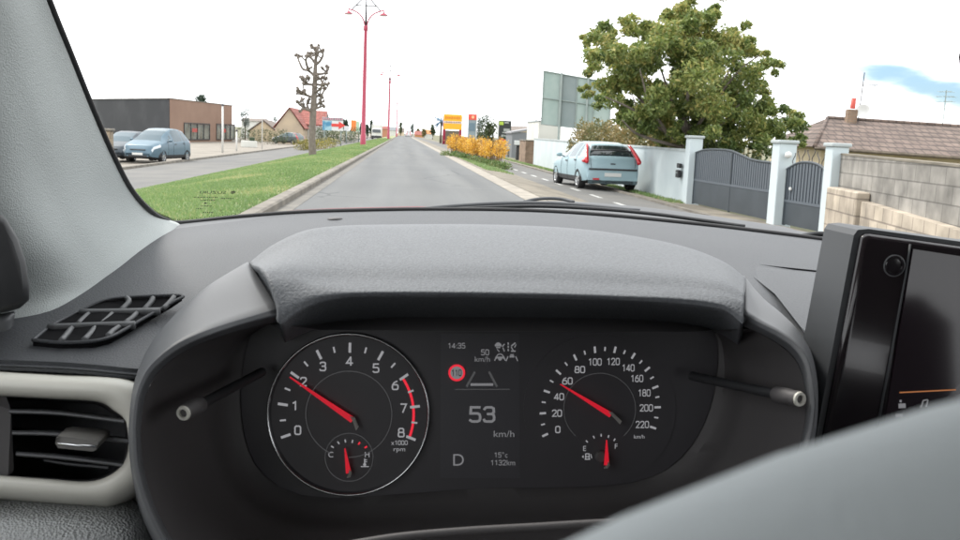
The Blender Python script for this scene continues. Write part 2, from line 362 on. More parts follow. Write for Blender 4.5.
# ------------------------------------------------------------------ lettering
_DIG = {'0': [[(.28, 1), (.12, 1), (.02, .9), (0, .75), (0, .25), (.02, .1), (.12, 0), (.44, 0), (.54, .1), (.56, .25), (.56, .75), (.54, .9), (.44, 1), (.28, 1)]],
        '1': [[(.10, .80), (.34, .97), (.34, 0)]], '2': [[(.01, .80), (.04, .93), (.15, 1), (.42, 1), (.53, .92), (.56, .76), (.52, .6), (.30, .34), (.04, .0), (.57, 0)]],
        '3': [[(.02, .86), (.10, .98), (.18, 1), (.42, 1), (.53, .92), (.54, .66), (.44, .53), (.2, .53)], [(.40, .53), (.53, .46), (.56, .3), (.55, .12), (.44, 0), (.14, 0), (.04, .03), (0, .14)]],
        '4': [[(.42, 0), (.42, 1)], [(.40, .98), (0, .26), (.6, .26)]], '5': [[(.54, 1), (.06, 1), (.04, .57), (.42, .57), (.53, .5), (.56, .36), (.56, .18), (.52, .06), (.42, 0), (.12, 0), (0, .1)]],
        '6': [[(.46, 1), (.2, .86), (.04, .58), (0, .36), (0, .16), (.04, .05), (.14, 0), (.42, 0), (.52, .05), (.56, .16), (.56, .42), (.52, .53), (.42, .58), (.12, .58)]],
        '7': [[(0, 1), (.55, 1), (.2, 0)]], '8': [[(.28, .53), (.14, .53), (.05, .6), (.04, .7), (.04, .86), (.08, .95), (.16, 1), (.40, 1), (.48, .95), (.52, .86), (.52, .7), (.51, .6), (.42, .53), (.28, .53)],
        [(.28, .53), (.12, .53), (.02, .45), (0, .35), (0, .15), (.03, .05), (.13, 0), (.43, 0), (.53, .05), (.56, .15), (.56, .35), (.54, .45), (.44, .53), (.28, .53)]],
        '9': [[(.08, 0), (.36, .13), (.52, .42), (.56, .64), (.56, .84), (.52, .95), (.42, 1), (.14, 1), (.04, .95), (0, .84), (0, .58), (.04, .47), (.14, .42), (.44, .42)]]}
def _stroke(pl, w, lift, ox):
    p = [Vector(q) for q in pl]; n = len(p); closed = (p[0] - p[-1]).length < 1e-6; V = []
    for i in range(n):
        a = p[i] - p[i - 1] if i > 0 else (p[0] - p[-2] if closed else p[1] - p[0]); b = p[i + 1] - p[i] if i < n - 1 else (p[1] - p[0] if closed else p[i] - p[i - 1])
        a = a.normalized(); b = b.normalized(); t = (a + b).normalized(); nx = Vector((-t.y, t.x)); k = w / 2 / max(.45, nx.dot(Vector((-a.y, a.x))))
        e = Vector((0, 0)) if 0 < i < n - 1 or closed else (t * (w * .5) * (1 if i else -1) * .6)
        for sg in (1, -1): q = p[i] + nx * k * sg + e; V.append((q.x + ox, q.y, lift))
    return V, [(2 * i, 2 * i + 1, 2 * i + 3, 2 * i + 2) for i in range(n - 1)]
def _glyphs(s):
    cu = bpy.data.curves.new('t', 'FONT'); cu.body = s; cu.size = 1; cu.resolution_u = 4
    o = bpy.data.objects.new('t', cu); me = o.to_mesh()
    v = [tuple(p.co) for p in me.vertices]; f = [tuple(p.vertices) for p in me.polygons]; o.to_mesh_clear()
    bpy.data.objects.remove(o); bpy.data.curves.remove(cu); return v, f
_CAP = max(q[1] for q in _glyphs('H')[0])
def text_polys(s):
    """plain lettering one unit high: figures drawn as even strokes, other characters from the built-in font"""
    V, F, x = [], [], 0.; i = 0; w = .15 if len(s) < 3 else .14
    while i < len(s):
        if s[i] in _DIG:
            for k, pl in enumerate(_DIG[s[i]]):
                v, f = _stroke([(a * 1.04, w / 2 + b * (1 - w)) for a, b in pl], w, .004 * k, x); b0 = len(V); V += v; F += [tuple(q + b0 for q in g) for g in f]
            x += .80; i += 1
        else:
            j = i
            while j < len(s) and s[j] not in _DIG: j += 1
            v, f = _glyphs(s[i:j])
            if v:
                x0 = min(q[0] for q in v); x1 = max(q[0] for q in v); b0 = len(V); V += [((q[0] - x0) / _CAP + x, q[1] / _CAP, 0) for q in v]; F += [tuple(q + b0 for q in g) for g in f]; x += (x1 - x0) / _CAP + .16
            i = j
    return np.array(V), F
def text_on(mb, s, origin, xd, yd, h, width=None, mirror=False):
    """lettering of cap height h centred at origin, along xd, up yd"""
    v, f = text_polys(s); cx = (v[:, 0].min() + v[:, 0].max()) / 2; w = (v[:, 0].max() - v[:, 0].min()) * h
    kx = h * (width / w if width else 1); sx = -1 if mirror else 1; nd = Vector(xd).cross(Vector(yd)).normalized()
    mb.add([Vector(origin) + Vector(xd) * ((a - cx) * kx * sx) + Vector(yd) * (b * h - h / 2) + nd * (c * h) for a, b, c in v], f); return mb

# ------------------------------------------------------------------ foliage
def leaves(name, blobs, size, material, parent, seed=1, per=1.0, loc=(0, 0, 0), aspect=.5, upright=0., hollow=.35, kind=None):
    """blobs: (centre, (rx, ry, rz), number of leaves[, tint]); one pointed leaf = two triangles folded on the midrib"""
    g = np.random.default_rng(seed); V = []; T = []
    for b in blobs:
        c, r, n = b[0], b[1], int(b[2] * per); base = b[3] if len(b) > 3 else g.uniform(.2, .8)
        d = g.normal(size=(n, 3)); d /= np.linalg.norm(d, axis=1)[:, None]
        rr = (hollow + (1 - hollow) * g.random(n)) ** .6 * (1 + .09 * g.standard_normal(n))
        p = np.array(c) - np.array(loc) + d * rr[:, None] * np.array(r)
        a = g.normal(size=(n, 3)) + d * .8; a[:, 2] += upright
        a /= np.linalg.norm(a, axis=1)[:, None]
        q = np.cross(a, g.normal(size=(n, 3))); q /= np.linalg.norm(q, axis=1)[:, None] + 1e-9
        nn = np.cross(a, q); s = (size * g.uniform(.6, 1.3, n))[:, None]
        V.append(np.stack([p - a * s * .5, p + q * s * aspect * .5 - nn * s * .06, p + a * s * .5, p - q * s * aspect * .5 - nn * s * .06], 1))
        T.append(np.clip(base + g.normal(0, .22, n), 0, 1))
    V = np.concatenate(V); T = np.concatenate(T); n = len(V)
    me = bpy.data.meshes.new(name); me.vertices.add(n * 4); me.vertices.foreach_set('co', V.reshape(-1))
    me.loops.add(n * 6); me.polygons.add(n * 2)
    k = np.arange(n) * 4; me.loops.foreach_set('vertex_index', np.stack([k, k + 1, k + 2, k, k + 2, k + 3], 1).reshape(-1))
    me.polygons.foreach_set('loop_start', np.arange(n * 2) * 3)
    me.update(calc_edges=True); me.validate()
    at_ = me.attributes.new('tint', 'FLOAT', 'POINT'); at_.data.foreach_set('value', np.repeat(T, 4))
    o = bpy.data.objects.new(name, me); COL.objects.link(o); me.materials.append(material)
    if parent is not None: o.parent = parent
    if kind: o['kind'] = kind
    return o

# ------------------------------------------------------------------ the ground
def strip(name, x0, x1, material, y0=-15, y1=900, dz=0., nx=6, ny=120, kind='structure'):
    xs = sorted(set([x0, x1] + [a for a, b in _PROF if x0 < a < x1] + list(np.linspace(x0, x1, nx))))
    ys = list(np.linspace(y0, 80, ny // 2)) + list(np.linspace(95, y1, ny // 2))
    b = MB(); b.loft([[(x, y, gz(x) + dz) for x in xs] for y in ys]); o = b.build(name, material, None, True, kind); return o
gb = MB(); gxs = [-3000, -400, -60] + [a for a, b in _PROF[1:-1]] + [60, 400, 3000]
gb.loft([[(x, y, gz(x) - .06) for x in gxs] for y in (-200, -15, 60, 200, 900, 3500)]); gb.build('ground', M['garden'], None, False, 'structure')
strip('road', -1.66, 2.52, M['asphalt'])
strip('gutter', -1.90, -1.66, M['gutter_concrete'], dz=.004)
kb = MB(); kb.loft([[(-2.10, y, .02), (-2.10, y, .118), (-1.93, y, .118), (-1.90, y, .09), (-1.90, y, -.05)] for y in np.linspace(-15, 900, 100)]); kb.build('kerb', M['concrete'], None, False, 'structure')
strip('edge_strip', 2.52, 2.98, M['pale_concrete'], dz=.006)
strip('verge', 2.98, 4.35, M['dirt'], dz=.012)
strip('service_road', 4.35, 6.55, M['asphalt2'], dz=.002)
strip('pavement', 6.55, 7.62, M['dirt'], dz=.01)
strip('garden_soil', 7.62, 60, M['garden'], dz=.002)
strip('median', -6.42, -2.1, M['soil_grass'], dz=.004, nx=10)
strip('far_road', -10.9, -6.42, M['asphalt2'], dz=.002)
kb2 = MB(); kb2.loft([[(-11.15, y, gz(-11.15)), (-11.15, y, gz(-10.9) + .10), (-10.92, y, gz(-10.9) + .10), (-10.9, y, gz(-10.9) - .03)] for y in np.linspace(-15, 500, 60)]); kb2.build('kerb', M['concrete'], None, False, 'structure')
strip('forecourt', -30, -11.15, M['paving'], dz=.003)
ml = MB()
for k in range(9):
    y = 21 + k * 3.0
    ml.loft([[(5.05, y, gz(5.05) + .007), (5.17, y, gz(5.17) + .007)], [(5.05, y + 1.4, gz(5.05) + .007), (5.17, y + 1.4, gz(5.17) + .007)]])
ml.build('road_markings', M['paint'], None, False, 'structure')
pl_ = MB(); pl_.loft([[(6.42, y, gz(6.42) + .05), (6.55, y, gz(6.55) + .05), (6.56, y, gz(6.55) - .02)] for y in (-15, 60, 110)]); pl_.loft([[(6.42, y, gz(6.42) - .02), (6.42, y, gz(6.42) + .05)] for y in (-15, 60, 110)]); pl_.build('kerb', M['concrete'], None, False, 'structure')

# grass blades of the median (nobody could count them)
def grass(name, x0, x1, y0, y1, n, h, seed, label):
    g = np.random.default_rng(seed); y = y0 * (y1 / y0) ** g.random(n); x = g.uniform(x0, x1, n)
    z = np.interp(x, [a for a, b in _PROF], [b for a, b in _PROF])
    th = g.uniform(0, 6.28, n); hh = h * g.uniform(.5, 1.3, n); w = .006 + .0006 * y; ln = g.normal(0, .45, (n, 2)) * hh[:, None]
    p = np.stack([x, y, z], 1); q = np.stack([np.cos(th) * w, np.sin(th) * w, 0 * w], 1)
    V = np.stack([p - q, p + q, p + np.stack([ln[:, 0], ln[:, 1], hh], 1)], 1)
    me = bpy.data.meshes.new(name); me.vertices.add(n * 3); me.vertices.foreach_set('co', V.reshape(-1)); me.loops.add(n * 3); me.polygons.add(n)
    me.loops.foreach_set('vertex_index', np.arange(n * 3)); me.polygons.foreach_set('loop_start', np.arange(n) * 3); me.update(calc_edges=True)
    pat = .5 + .5 * np.sin(x * 1.3 + 1.7 * np.sin(y * .31)) * np.sin(y * .45 + x)
    pat2 = np.sin(x * .9 + y * .23) * np.sin(y * .71 - x * 2.1) * np.sin(y * .17 + 1.3)
    t = np.clip(.22 + .33 * pat + .75 * np.maximum(0, pat2 - .25) + g.normal(0, .22, n), 0, 1)
    a = me.attributes.new('tint', 'FLOAT', 'POINT'); a.data.foreach_set('value', np.repeat(t, 3))
    o = bpy.data.objects.new(name, me); COL.objects.link(o); me.materials.append(M['grass_blade']); o['kind'] = 'stuff'; tag(o, label, 'grass'); return o
grass('grass', -6.35, -2.12, 5, 190, 210000, .045, 3, 'short green grass on the strip between the two roads')
grass('verge_grass', 3.2, 4.3, 36, 64, 6000, .07, 5, 'sparse grass on the gravel strip under the orange shrub')
grass('wall_grass', 6.95, 7.35, 24, 70, 5000, .08, 6, 'thin grass along the foot of the pale blue wall')

# ------------------------------------------------------------------ street lamps
def make_lamp(loc, label):
    t = thing('street_lamp', label, 'street lamp', loc, 0, 'red street lamps along the grass strip')
    MB().tube([(0, 0, -.3), (0, 0, .9), (0, 0, .95), (0, 0, 10.1)], [.24, .23, .19, .14], 14).build('pole', M['red_metal'], t, True, angle=40)
    MB().lathe([(0, 9.95), (.17, 9.95), (.19, 10.05), (.19, 10.3), (.15, 10.4), (0, 10.4)], n=16).build('collar', M['red_metal'], t, True, angle=40)
    MB().tube([(0, 0, 10.3), (0, 0, 13.0)], [.10, .05], 10).build('mast', M['dark_metal'], t, True)
    for s in (-1, 1):
        MB().tube(catmull([(s * .08, 0, 10.4), (s * .25, 0, 10.95), (s * .62, 0, 11.4), (s * 1.15, 0, 11.66), (s * 1.46, 0, 11.72)], 14), .06, 8).build('arm', M['red_metal'], t, True)
        MB().tube([(s * 1.22, 0, 11.66), (0, 0, 13.02)], .05, 8).build('stay', M['dark_metal'], t, True)
        h = MB().lathe([(0, 11.62), (.06, 11.6), (.09, 11.52), (.27, 11.43), (.36, 11.34), (.37, 11.30), (.34, 11.30)], (s * 1.46, 0, 0), 18).build('lamp_head', M['red_metal'], t, True, angle=50)
        MB().lathe([(.34, 11.302), (.28, 11.25), (0, 11.22)], (s * 1.46, 0, 0), 18).build('diffuser', M['lamp_clear'], h, True)
        MB().tube([(s * 1.46, 0, 11.6), (s * 1.46, 0, 11.92)], .035, 8).build('finial', M['red_metal'], t, True)
    MB().tube([(-.86, 0, 12.08), (.86, 0, 12.08)], .045, 8).build('crossbar', M['dark_metal'], t, True)
    for k in kids(t):
        for q in [k] + kids(k):
            for v in q.data.vertices: v.co.z *= .955
    return t
lamp = make_lamp(at(363, 82), 'red double-armed street lamp, the tallest in view, behind the pollarded tree')
for (px, y, lb) in ((388.3, 166, 'red double-armed street lamp next along the strip behind the tallest one'),
                    (396.5, 300, 'distant red street lamp, third along the grass strip'),
                    (398.2, 440, 'farthest red street lamp near the end of the grass strip')):
    dup(lamp, at(px, y), 0, lb)

# ------------------------------------------------------------------ the pollarded tree
tb = at(313, 47.5)
tp = thing('pollard_tree', 'bare pollarded tree with knobbly fists standing on the grass strip', 'tree', tb)
def tpx(px, py, dy=0): return PY(px, py, 47.5 + dy) - tb
MB().tube(catmull([(0, 0, -.2), tpx(312, 140), tpx(313, 115), tpx(314.5, 90), tpx(315.5, 65), tpx(316.5, 50)], 24), list(np.linspace(.19, .15, 12)) + list(np.linspace(.145, .055, 12)), 12).build('trunk', M['bark'], tp, True)
for bp in ([(313, 111), (306, 108), (300, 105), (297, 101)], [(313, 112), (305, 109), (301, 110)], [(308, 108), (307, 104), (308, 101)], [(313, 110), (320, 107), (324, 106)], [(314, 108), (319, 103), (322, 97)],
           [(314, 98), (306, 95), (300, 94), (297, 93)], [(306, 95), (304, 91)], [(314, 97), (321, 95), (325, 89)], [(314, 85), (308, 84), (302, 80), (301, 76)], [(308, 84), (304, 84), (303, 78)], [(314, 84), (321, 85), (328, 84)],
           [(314.5, 76), (309, 71), (303, 69), (299, 61), (297, 55)], [(309, 71), (306, 62), (307, 56)], [(315, 74), (321, 74), (327, 72), (327, 66)], [(315.5, 65), (320, 61), (323, 55), (322, 51)], [(315.5, 64), (311, 58), (306.5, 56)],
           [(316, 58), (319, 52), (322, 51)], [(316, 55), (316, 49), (317, 48)], [(314, 92), (319, 90), (323, 84)], [(314, 80), (320, 79), (323, 78)]):
    dy = random.uniform(-.9, .9); n = len(bp); pts = [tpx(a, b, dy * i / (n - 1)) for i, (a, b) in enumerate(bp)]
    c = catmull(pts, 4 * n); br = MB().tube(c, list(np.linspace(.07, .045, 4 * n)), 7)
    for k in range(3):
        q = Vector(c[random.randrange(n, 4 * n - 1)]); e2 = q + Vector((random.uniform(-.3, .3), random.uniform(-.3, .3), random.uniform(.05, .38)))
        br.tube([q, q.lerp(e2, .5) + Vector((0, 0, -.04)), e2], [.045, .035, .03], 5)
        for _ in range(3):
            w_ = e2 + Vector((random.uniform(-.05, .05), random.uniform(-.05, .05), random.uniform(-.05, .05))); r = random.uniform(.04, .075); br.lathe([(0, -r), (r * .8, -r * .5), (r, 0), (r * .8, r * .5), (0, r)], w_, 6)
    e = Vector(c[-1])
    for k in range(5):
        q = e + Vector((random.uniform(-.07, .07), random.uniform(-.07, .07), random.uniform(-.06, .07))); r = random.uniform(.05, .085)
        br.lathe([(0, -r), (r * .7, -r * .7), (r, 0), (r * .7, r * .7), (0, r)], q, 7)
    br.build('branch', M['bark'], tp, True)

# ------------------------------------------------------------------ cars
def make_car(name, label, cat, loc, heading, L, Wd, H, top, belt, paint, rear_kind='hatch', lamps=True, wheel_r=.31, axles=(.82, 3.42), group=None, detail=True, win=(1.25, None)):
    """local +x is the nose; top = roofline points (x from the nose, z), belt = belt line points"""
    t = thing(name, label, cat, loc, heading, group)
    tx, tz = zip(*top); bx, bz = zip(*belt)
    xs = sorted(set([0, .015, .05, .1, .18] + list(np.linspace(.28, L - .3, 44)) + [L - .2, L - .12, L - .06, L - .02, L] + [a for a in tx]))
    w = Wd / 2; rows = []
    for x in xs:
        zt = float(np.interp(x, tx, tz)); zb = min(float(np.interp(x, bx, bz)), zt - .03)
        e = min(x, L - x); nose = (1 - .34 * max(0, 1 - x / .75) ** 2.2) if x < L / 2 else (1 - .13 * max(0, 1 - (L - x) / .5) ** 2)
        hw = w * nose; z0 = .20 + .05 * max(0, 1 - e / .5) + .03 * max(0, 1 - e / .12)
        cab = min(1, max(0, (zt - zb - .03) / .3)); tum = .25 * w * cab / .95 + .03
        pr = [(.80 * hw, z0), (.955 * hw, z0 + .05), (.985 * hw, z0 + .18), (1.0 * hw, .5 * (z0 + zb)), (.99 * hw, zb - .10), (.965 * hw, zb - .015), (.95 * hw, zb)]
        zr = max(zt - .055, zb + .012)
        for k in (.2, .45, .7, .9): pr.append((.95 * hw - tum * (k ** 1.25), zb + (zr - zb) * k))
        he = .95 * hw - tum; pr += [(he, zr), (he * .93, zr + (zt - zr) * .45), (he * .8, zt - (zt - zr) * .25), (he * .45, zt - .008), (0, zt)]
        pr = [(y, min(z, zt - .002 * (len(pr) - q))) for q, (y, z) in enumerate(pr)]; rows.append([(L / 2 - x, y, z) for y, z in pr] + [(L / 2 - x, -y, z) for y, z in pr[-2::-1]])
    n = len(rows[0]); half = n // 2                                  # 0..6 lower body, 6..11 side glass, 11..15 roof
    cowl = win[0]; gx = [a for a, b in top]
    roof0 = [a for a, b in top if b > H - .09][0]; roof1 = [a for a, b in top if b > H - .09][-1]
    glass_end = [a for a, b in top if a > roof1]                     # first point after the roof end = bottom of the rear glass
    rg0, rg1 = (roof1 + .05, win[2] if len(win) > 2 else L - .2)
    s0, s1 = win[0] + .45, win[1] or (roof1 + .1)
    pil = win[3] if len(win) > 3 else ((s0 + s1) / 2 - .1,)
    parts = {}
    def region(i, j):
        x = .5 * (xs[i] + xs[i + 1]); k = j if j < half else n - 2 - j; zt = float(np.interp(x, tx, tz)); zb = float(np.interp(x, bx, bz))
        if 6 <= k <= 10 and s0 + .35 * max(0, (k - 6)) * .5 < x < s1 - (.0 if rear_kind != 'hatch' else .06 * (k - 6)) and not any(abs(x - q) < .05 for q in pil) and zt - zb > .14: return 'side_window'
        if 11 <= k and cowl < x < roof0 - .04 and k >= 12: return 'windscreen'
        if k >= 12 and rg0 < x < rg1: return 'rear_window'
        if lamps and (k == 11 and rg0 - .02 < x < rg1 + .15 or (8 <= k <= 10 and x > L - .42 and x > s1 + .02 and zt - zb > .05)): return 'tail_light'
        if lamps and 4 <= k <= 5 and L - .34 < x < L - .03: return 'tail_light'
        if 4 <= k <= 6 and .12 < x < .62: return 'headlight'
        if k <= 0 or (k <= 1 and .45 < x < L - .4): return 'sill'
        return 'body'
    for i in range(len(xs) - 1):
        for j in range(n - 1):
            r = region(i, j)
            if r in ('tail_light', 'headlight', 'side_window'): r = r + ('_l' if j < half else '_r')
            parts.setdefault(r, []).append((i * n + j, (i + 1) * n + j, (i + 1) * n + j + 1, i * n + j + 1))
    allv = [v for r in rows for v in r]
    parts.setdefault('body', []).append(tuple(range(n))); parts['body'].append(tuple((len(xs) - 1) * n + j for j in range(n))[::-1])
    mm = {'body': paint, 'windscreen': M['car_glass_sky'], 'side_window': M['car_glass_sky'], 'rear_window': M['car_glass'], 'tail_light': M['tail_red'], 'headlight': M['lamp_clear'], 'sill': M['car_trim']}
    for r, fs in parts.items():
        nm = r[:-2] if r[-2:] in ('_l', '_r') else r
        used = sorted(set(v for f in fs for v in f)); ix = {v: k for k, v in enumerate(used)}
        b = MB(); b.v = [allv[v] for v in used]; b.f = [tuple(ix[v] for v in f) for f in fs]
        b.build(nm, mm[nm], t, True, angle=42)
    b = MB(); b.box((0, 0, .26), (L - 1.0, Wd * .8, .16)); b.build('floor_pan', M['car_trim'], t)
    X90 = Matrix(((1, 0, 0), (0, 0, 1), (0, 1, 0)))
    for ax_ in axles:
        for s in (-1, 1):
            x = L / 2 - ax_; y = s * (w - .005); r = wheel_r
            wh = MB().lathe([(r * .62, -.20 * s), (r * .95, -.20 * s), (r, -.16 * s), (r, -.03 * s), (r * .94, .006 * s), (r * .66, .0)], (x, y, r), 28, X90).build('wheel', M['rubber'], t, True, angle=40)
            rm = MB().lathe([(r * .67, .0), (r * .63, -.02 * s), (r * .60, -.05 * s), (r * .3, -.06 * s)], (x, y, r), 28, X90)
            for k in range(7):
                a = k * 2 * math.pi / 7; d = Vector((math.cos(a), 0, math.sin(a))); q = Vector((-math.sin(a), 0, math.cos(a)))
                rm.box(Vector((x, y - .022 * s, r)) + d * r * .35, (r * .58, r * .13, .03), ax=(d, q, Vector((0, 1, 0))))
            rm.lathe([(r * .16, -.04 * s), (r * .16, -.008 * s), (0, -.004 * s)], (x, y, r), 14, X90)
            rm.build('rim', M['alloy'], wh, True, angle=40)
            MB().lathe([(r * .60, -.07 * s), (0, -.07 * s)], (x, y, r), 24, X90).build('brake', M['car_trim'], wh)
            # dark ring in place of the shaded arch opening, standing 4 mm proud of the flank
            R0, R1 = r * 1.0, r * 1.20; a0, a1 = -.12, math.pi + .12
            ring = [[(x + q * math.cos(a), y + dy * s, max(r + q * math.sin(a), .19)) for a in np.linspace(a0, a1, 20)] for q, dy in ((R0 * .6, -.03), (R0, -.012), (R1, -.004), (R1 + .012, -.03))]
            MB().loft(ring).build('wheel_arch', M['car_trim'], t, True)
    for s in (-1, 1):
        xm = L / 2 - win[0] - .48; zb = float(np.interp(win[0] + .5, bx, bz))
        MB().bbox((xm, s * (w + .08), zb + .09), (.10, .17, .12), .025).build('mirror', paint, t, True, angle=50)
        MB().box((xm, s * (w - .03), zb + .05), (.05, .10, .03)).build('mirror_arm', M['car_trim'], t)
        for xd in ([1.75, 2.75] if len(pil) else [1.9]):
            zh = float(np.interp(xd + .5, bx, bz)) - .11
            MB().bbox((L / 2 - xd - .45, s * (w + .005), zh), (.19, .035, .035), .01).build('handle', M['car_trim'] if detail else paint, t)
    if detail:
        for xd in (win[0] + .42, (pil[0] if pil else 2.2) + .02, L - axles[1] * 0 - .98):
            i = min(range(len(xs)), key=lambda q: abs(xs[q] - xd))
            for s in (-1, 1):
                MB().tube([(rows[i][k][0], s * (rows[i][k][1] + .001), rows[i][k][2]) for k in range(1, 7)], .0065, 5).build('door_seam', M['car_trim'], t)
        MB().tube([(L / 2 - .45, w * .99, .66), (-L / 2 + .45, w * .99, .70)], .008, 5).build('flank_crease', paint, t); MB().tube([(L / 2 - .45, -w * .99, .66), (-L / 2 + .45, -w * .99, .70)], .008, 5).build('flank_crease', paint, t)
    MB().box((L / 2 + .004, 0, .42), (.02, .52, .11)).build('number_plate', M['plate'], t)
    MB().box((-L / 2 - .006, 0, .55 if lamps else .475), (.02, .52, .11)).build('number_plate', M['plate'], t)
    MB().bbox((L / 2 - .02, 0, .31), (.07, Wd * .52, .10), .02).build('grille', M['car_trim'], t)
    MB().bbox((L / 2 - .03, 0, .62), (.06, Wd * .42, .05), .015).build('grille', M['car_trim'], t)
    return t
def paint(name, c): return mat(name, c, .42, metal=.15, coat=.1, spec=.3, col2=tuple(v * .92 for v in c), scale=1.5)
P_ice = mat('ice_blue_paint', (.29, .405, .445), .4, metal=.1, coat=.1, spec=.35); P_blue = paint('steel_blue_paint', (.105, .165, .21)); P_dark = paint('graphite_paint', (.07, .085, .10)); P_grey = paint('silver_grey_paint', (.12, .145, .145)); P_white = mat('white_paint', (.6, .6, .6), .35, coat=.4)

c4 = make_car('parked_car', 'pale ice blue hatchback seen from behind, parked beside the pale blue wall', 'car', (at(592, 30.2).x, 30.3, gz(5.9) + .005), rad(90 + 5.5), 4.26, 1.80, 1.46,
         [(0, .50), (.05, .62), (.2, .76), (.6, .89), (1.1, .97), (1.5, 1.18), (1.95, 1.36), (2.35, 1.44), (2.75, 1.46), (3.15, 1.45), (3.5, 1.41), (3.66, 1.375), (3.9, 1.19), (4.10, 1.0), (4.17, .93), (4.22, .80), (4.25, .56), (4.26, .33)],
         [(0, .45), (.2, .66), (.9, .86), (2.0, .92), (3.2, .98), (3.9, 1.0), (4.1, .96), (4.26, .42)], P_ice, lamps=False, axles=(.92, 3.53), win=(1.12, 3.55, 4.08, (2.3, 3.15)))
# what only this hatchback shows at its tail
def rearbits(t, L, Wd):
    x = -L / 2
    MB().box((x - .004, 0, .635), (.03, Wd * .84, .05)).build('bumper_strip', M['car_trim'], t)
    MB().box((x + .05, 0, .26), (.10, Wd * .72, .09)).build('bumper_valance', M['car_trim'], t)
    MB().box((x + .03, .52, .34), (.10, .20, .05)).build('fog_lamp', M['tail_red'], t)
    MB().tube([(x + .24, -.62, 1.185), (x + .235, 0, 1.21), (x + .24, .62, 1.185)], .022, 6).build('spoiler_bar', M['car_trim'], t, True)
    MB().tube([(x + .10, -.70, .96), (x + .022, -.69, .80), (x + .006, -.68, .67)], .007, 5).build('tailgate_seam', M['car_trim'], t); MB().tube([(x + .10, .70, .96), (x + .022, .69, .80), (x + .006, .68, .67)], .007, 5).build('tailgate_seam', M['car_trim'], t)
    MB().bbox((x + .035, 0, .80), (.03, .16, .035), .01).build('tailgate_handle', M['car_trim'], t)
    MB().tube([(x + .27, .30, 1.06), (x + .33, -.12, 1.10)], .012, 5).build('rear_wiper', M['car_trim'], t)
    for s in (-1, 1):
        pa = catmull([(x + .66, s * .665, 1.375), (x + .50, s * .70, 1.28), (x + .33, s * .755, 1.13), (x + .17, s * .80, .99), (x + .08, s * .815, .90), (x + .055, s * .82, .80)], 16)
        MB().tube(pa, [.03, .04, .045, .05, .052, .055, .058, .06, .062, .064, .066, .068, .068, .066, .06, .045], 8).build('tail_light', M['tail_red'], t, True)
        MB().tube(catmull([(x + .09, s * .835, .88), (x + .2, s * .872, .87), (x + .34, s * .88, .875)], 8), [.07, .07, .068, .062, .055, .045, .035, .02], 8).build('lamp_wing', M['tail_red'], t, True)
rearbits(c4, 4.26, 1.80)
MPV = [(0, .48), (.05, .66), (.2, .84), (.55, .97), (.95, 1.06), (1.4, 1.32), (1.9, 1.54), (2.35, 1.64), (2.8, 1.66), (3.3, 1.63), (3.7, 1.56), (3.95, 1.40), (4.15, 1.08), (4.22, .95), (4.26, .6), (4.27, .42)]
MPVB = [(0, .44), (.2, .76), (.95, .95), (2.0, 1.0), (3.4, 1.06), (4.1, 1.04), (4.27, .44)]
make_car('parked_car', 'steel blue people carrier facing us on the forecourt of the brown building', 'car', (at(157.5, 48.6).x, 48.6, gz(-11.7) + .01), rad(-101), 4.27, 1.83, 1.66, MPV, MPVB, P_blue, axles=(.88, 3.6), win=(.98, 3.7, 4.1, (2.0, 3.05)))
make_car('parked_car', 'dark grey car half hidden by the windscreen pillar, beside the stone gatepost', 'car', (at(123, 49.5).x, 50.2, gz(-13) + .01), rad(-97), 4.1, 1.75, 1.50,
         [(0, .48), (.05, .62), (.2, .78), (.6, .90), (1.05, .99), (1.5, 1.24), (2.0, 1.43), (2.5, 1.5), (3.2, 1.48), (3.6, 1.4), (3.95, 1.08), (4.05, .9), (4.09, .6), (4.1, .42)],
         [(0, .44), (.2, .68), (1.0, .90), (2.0, .95), (3.4, 1.0), (3.9, .99), (4.1, .44)], P_dark, axles=(.85, 3.35), win=(1.06, 3.4, 3.9, (2.1, 3.0)))
make_car('parked_car', 'small silver grey car parked far off in front of the red-roofed house', 'car', (at(288, 122).x, 122, gz(-13) + .01), rad(150), 4.2, 1.75, 1.48,
         [(0, .48), (.05, .62), (.2, .78), (.6, .90), (1.05, .99), (1.5, 1.24), (2.0, 1.42), (2.5, 1.48), (3.2, 1.46), (3.6, 1.38), (3.95, 1.08), (4.1, .9), (4.19, .6), (4.2, .42)],
         [(0, .44), (.2, .68), (1.0, .90), (2.0, .95), (3.4, 1.0), (4.0, .99), (4.2, .44)], P_grey, axles=(.85, 3.4), win=(1.06, 3.4, 3.9, (2.1, 3.0)))
make_car('van', 'white van driving away far ahead on the road', 'van', (at(408.5, 330).x, 330, 0), rad(90), 4.9, 1.95, 2.1,
         [(0, .6), (.1, .85), (.9, 1.15), (1.5, 1.85), (2.0, 2.06), (2.6, 2.1), (4.4, 2.1), (4.7, 2.05), (4.82, 1.6), (4.87, 1.0), (4.9, .5)], [(0, .5), (.9, 1.0), (4.7, 1.1), (4.9, .5)], P_white, axles=(.9, 4.0), win=(.95, 3.0, 4.82, (2.2,)))
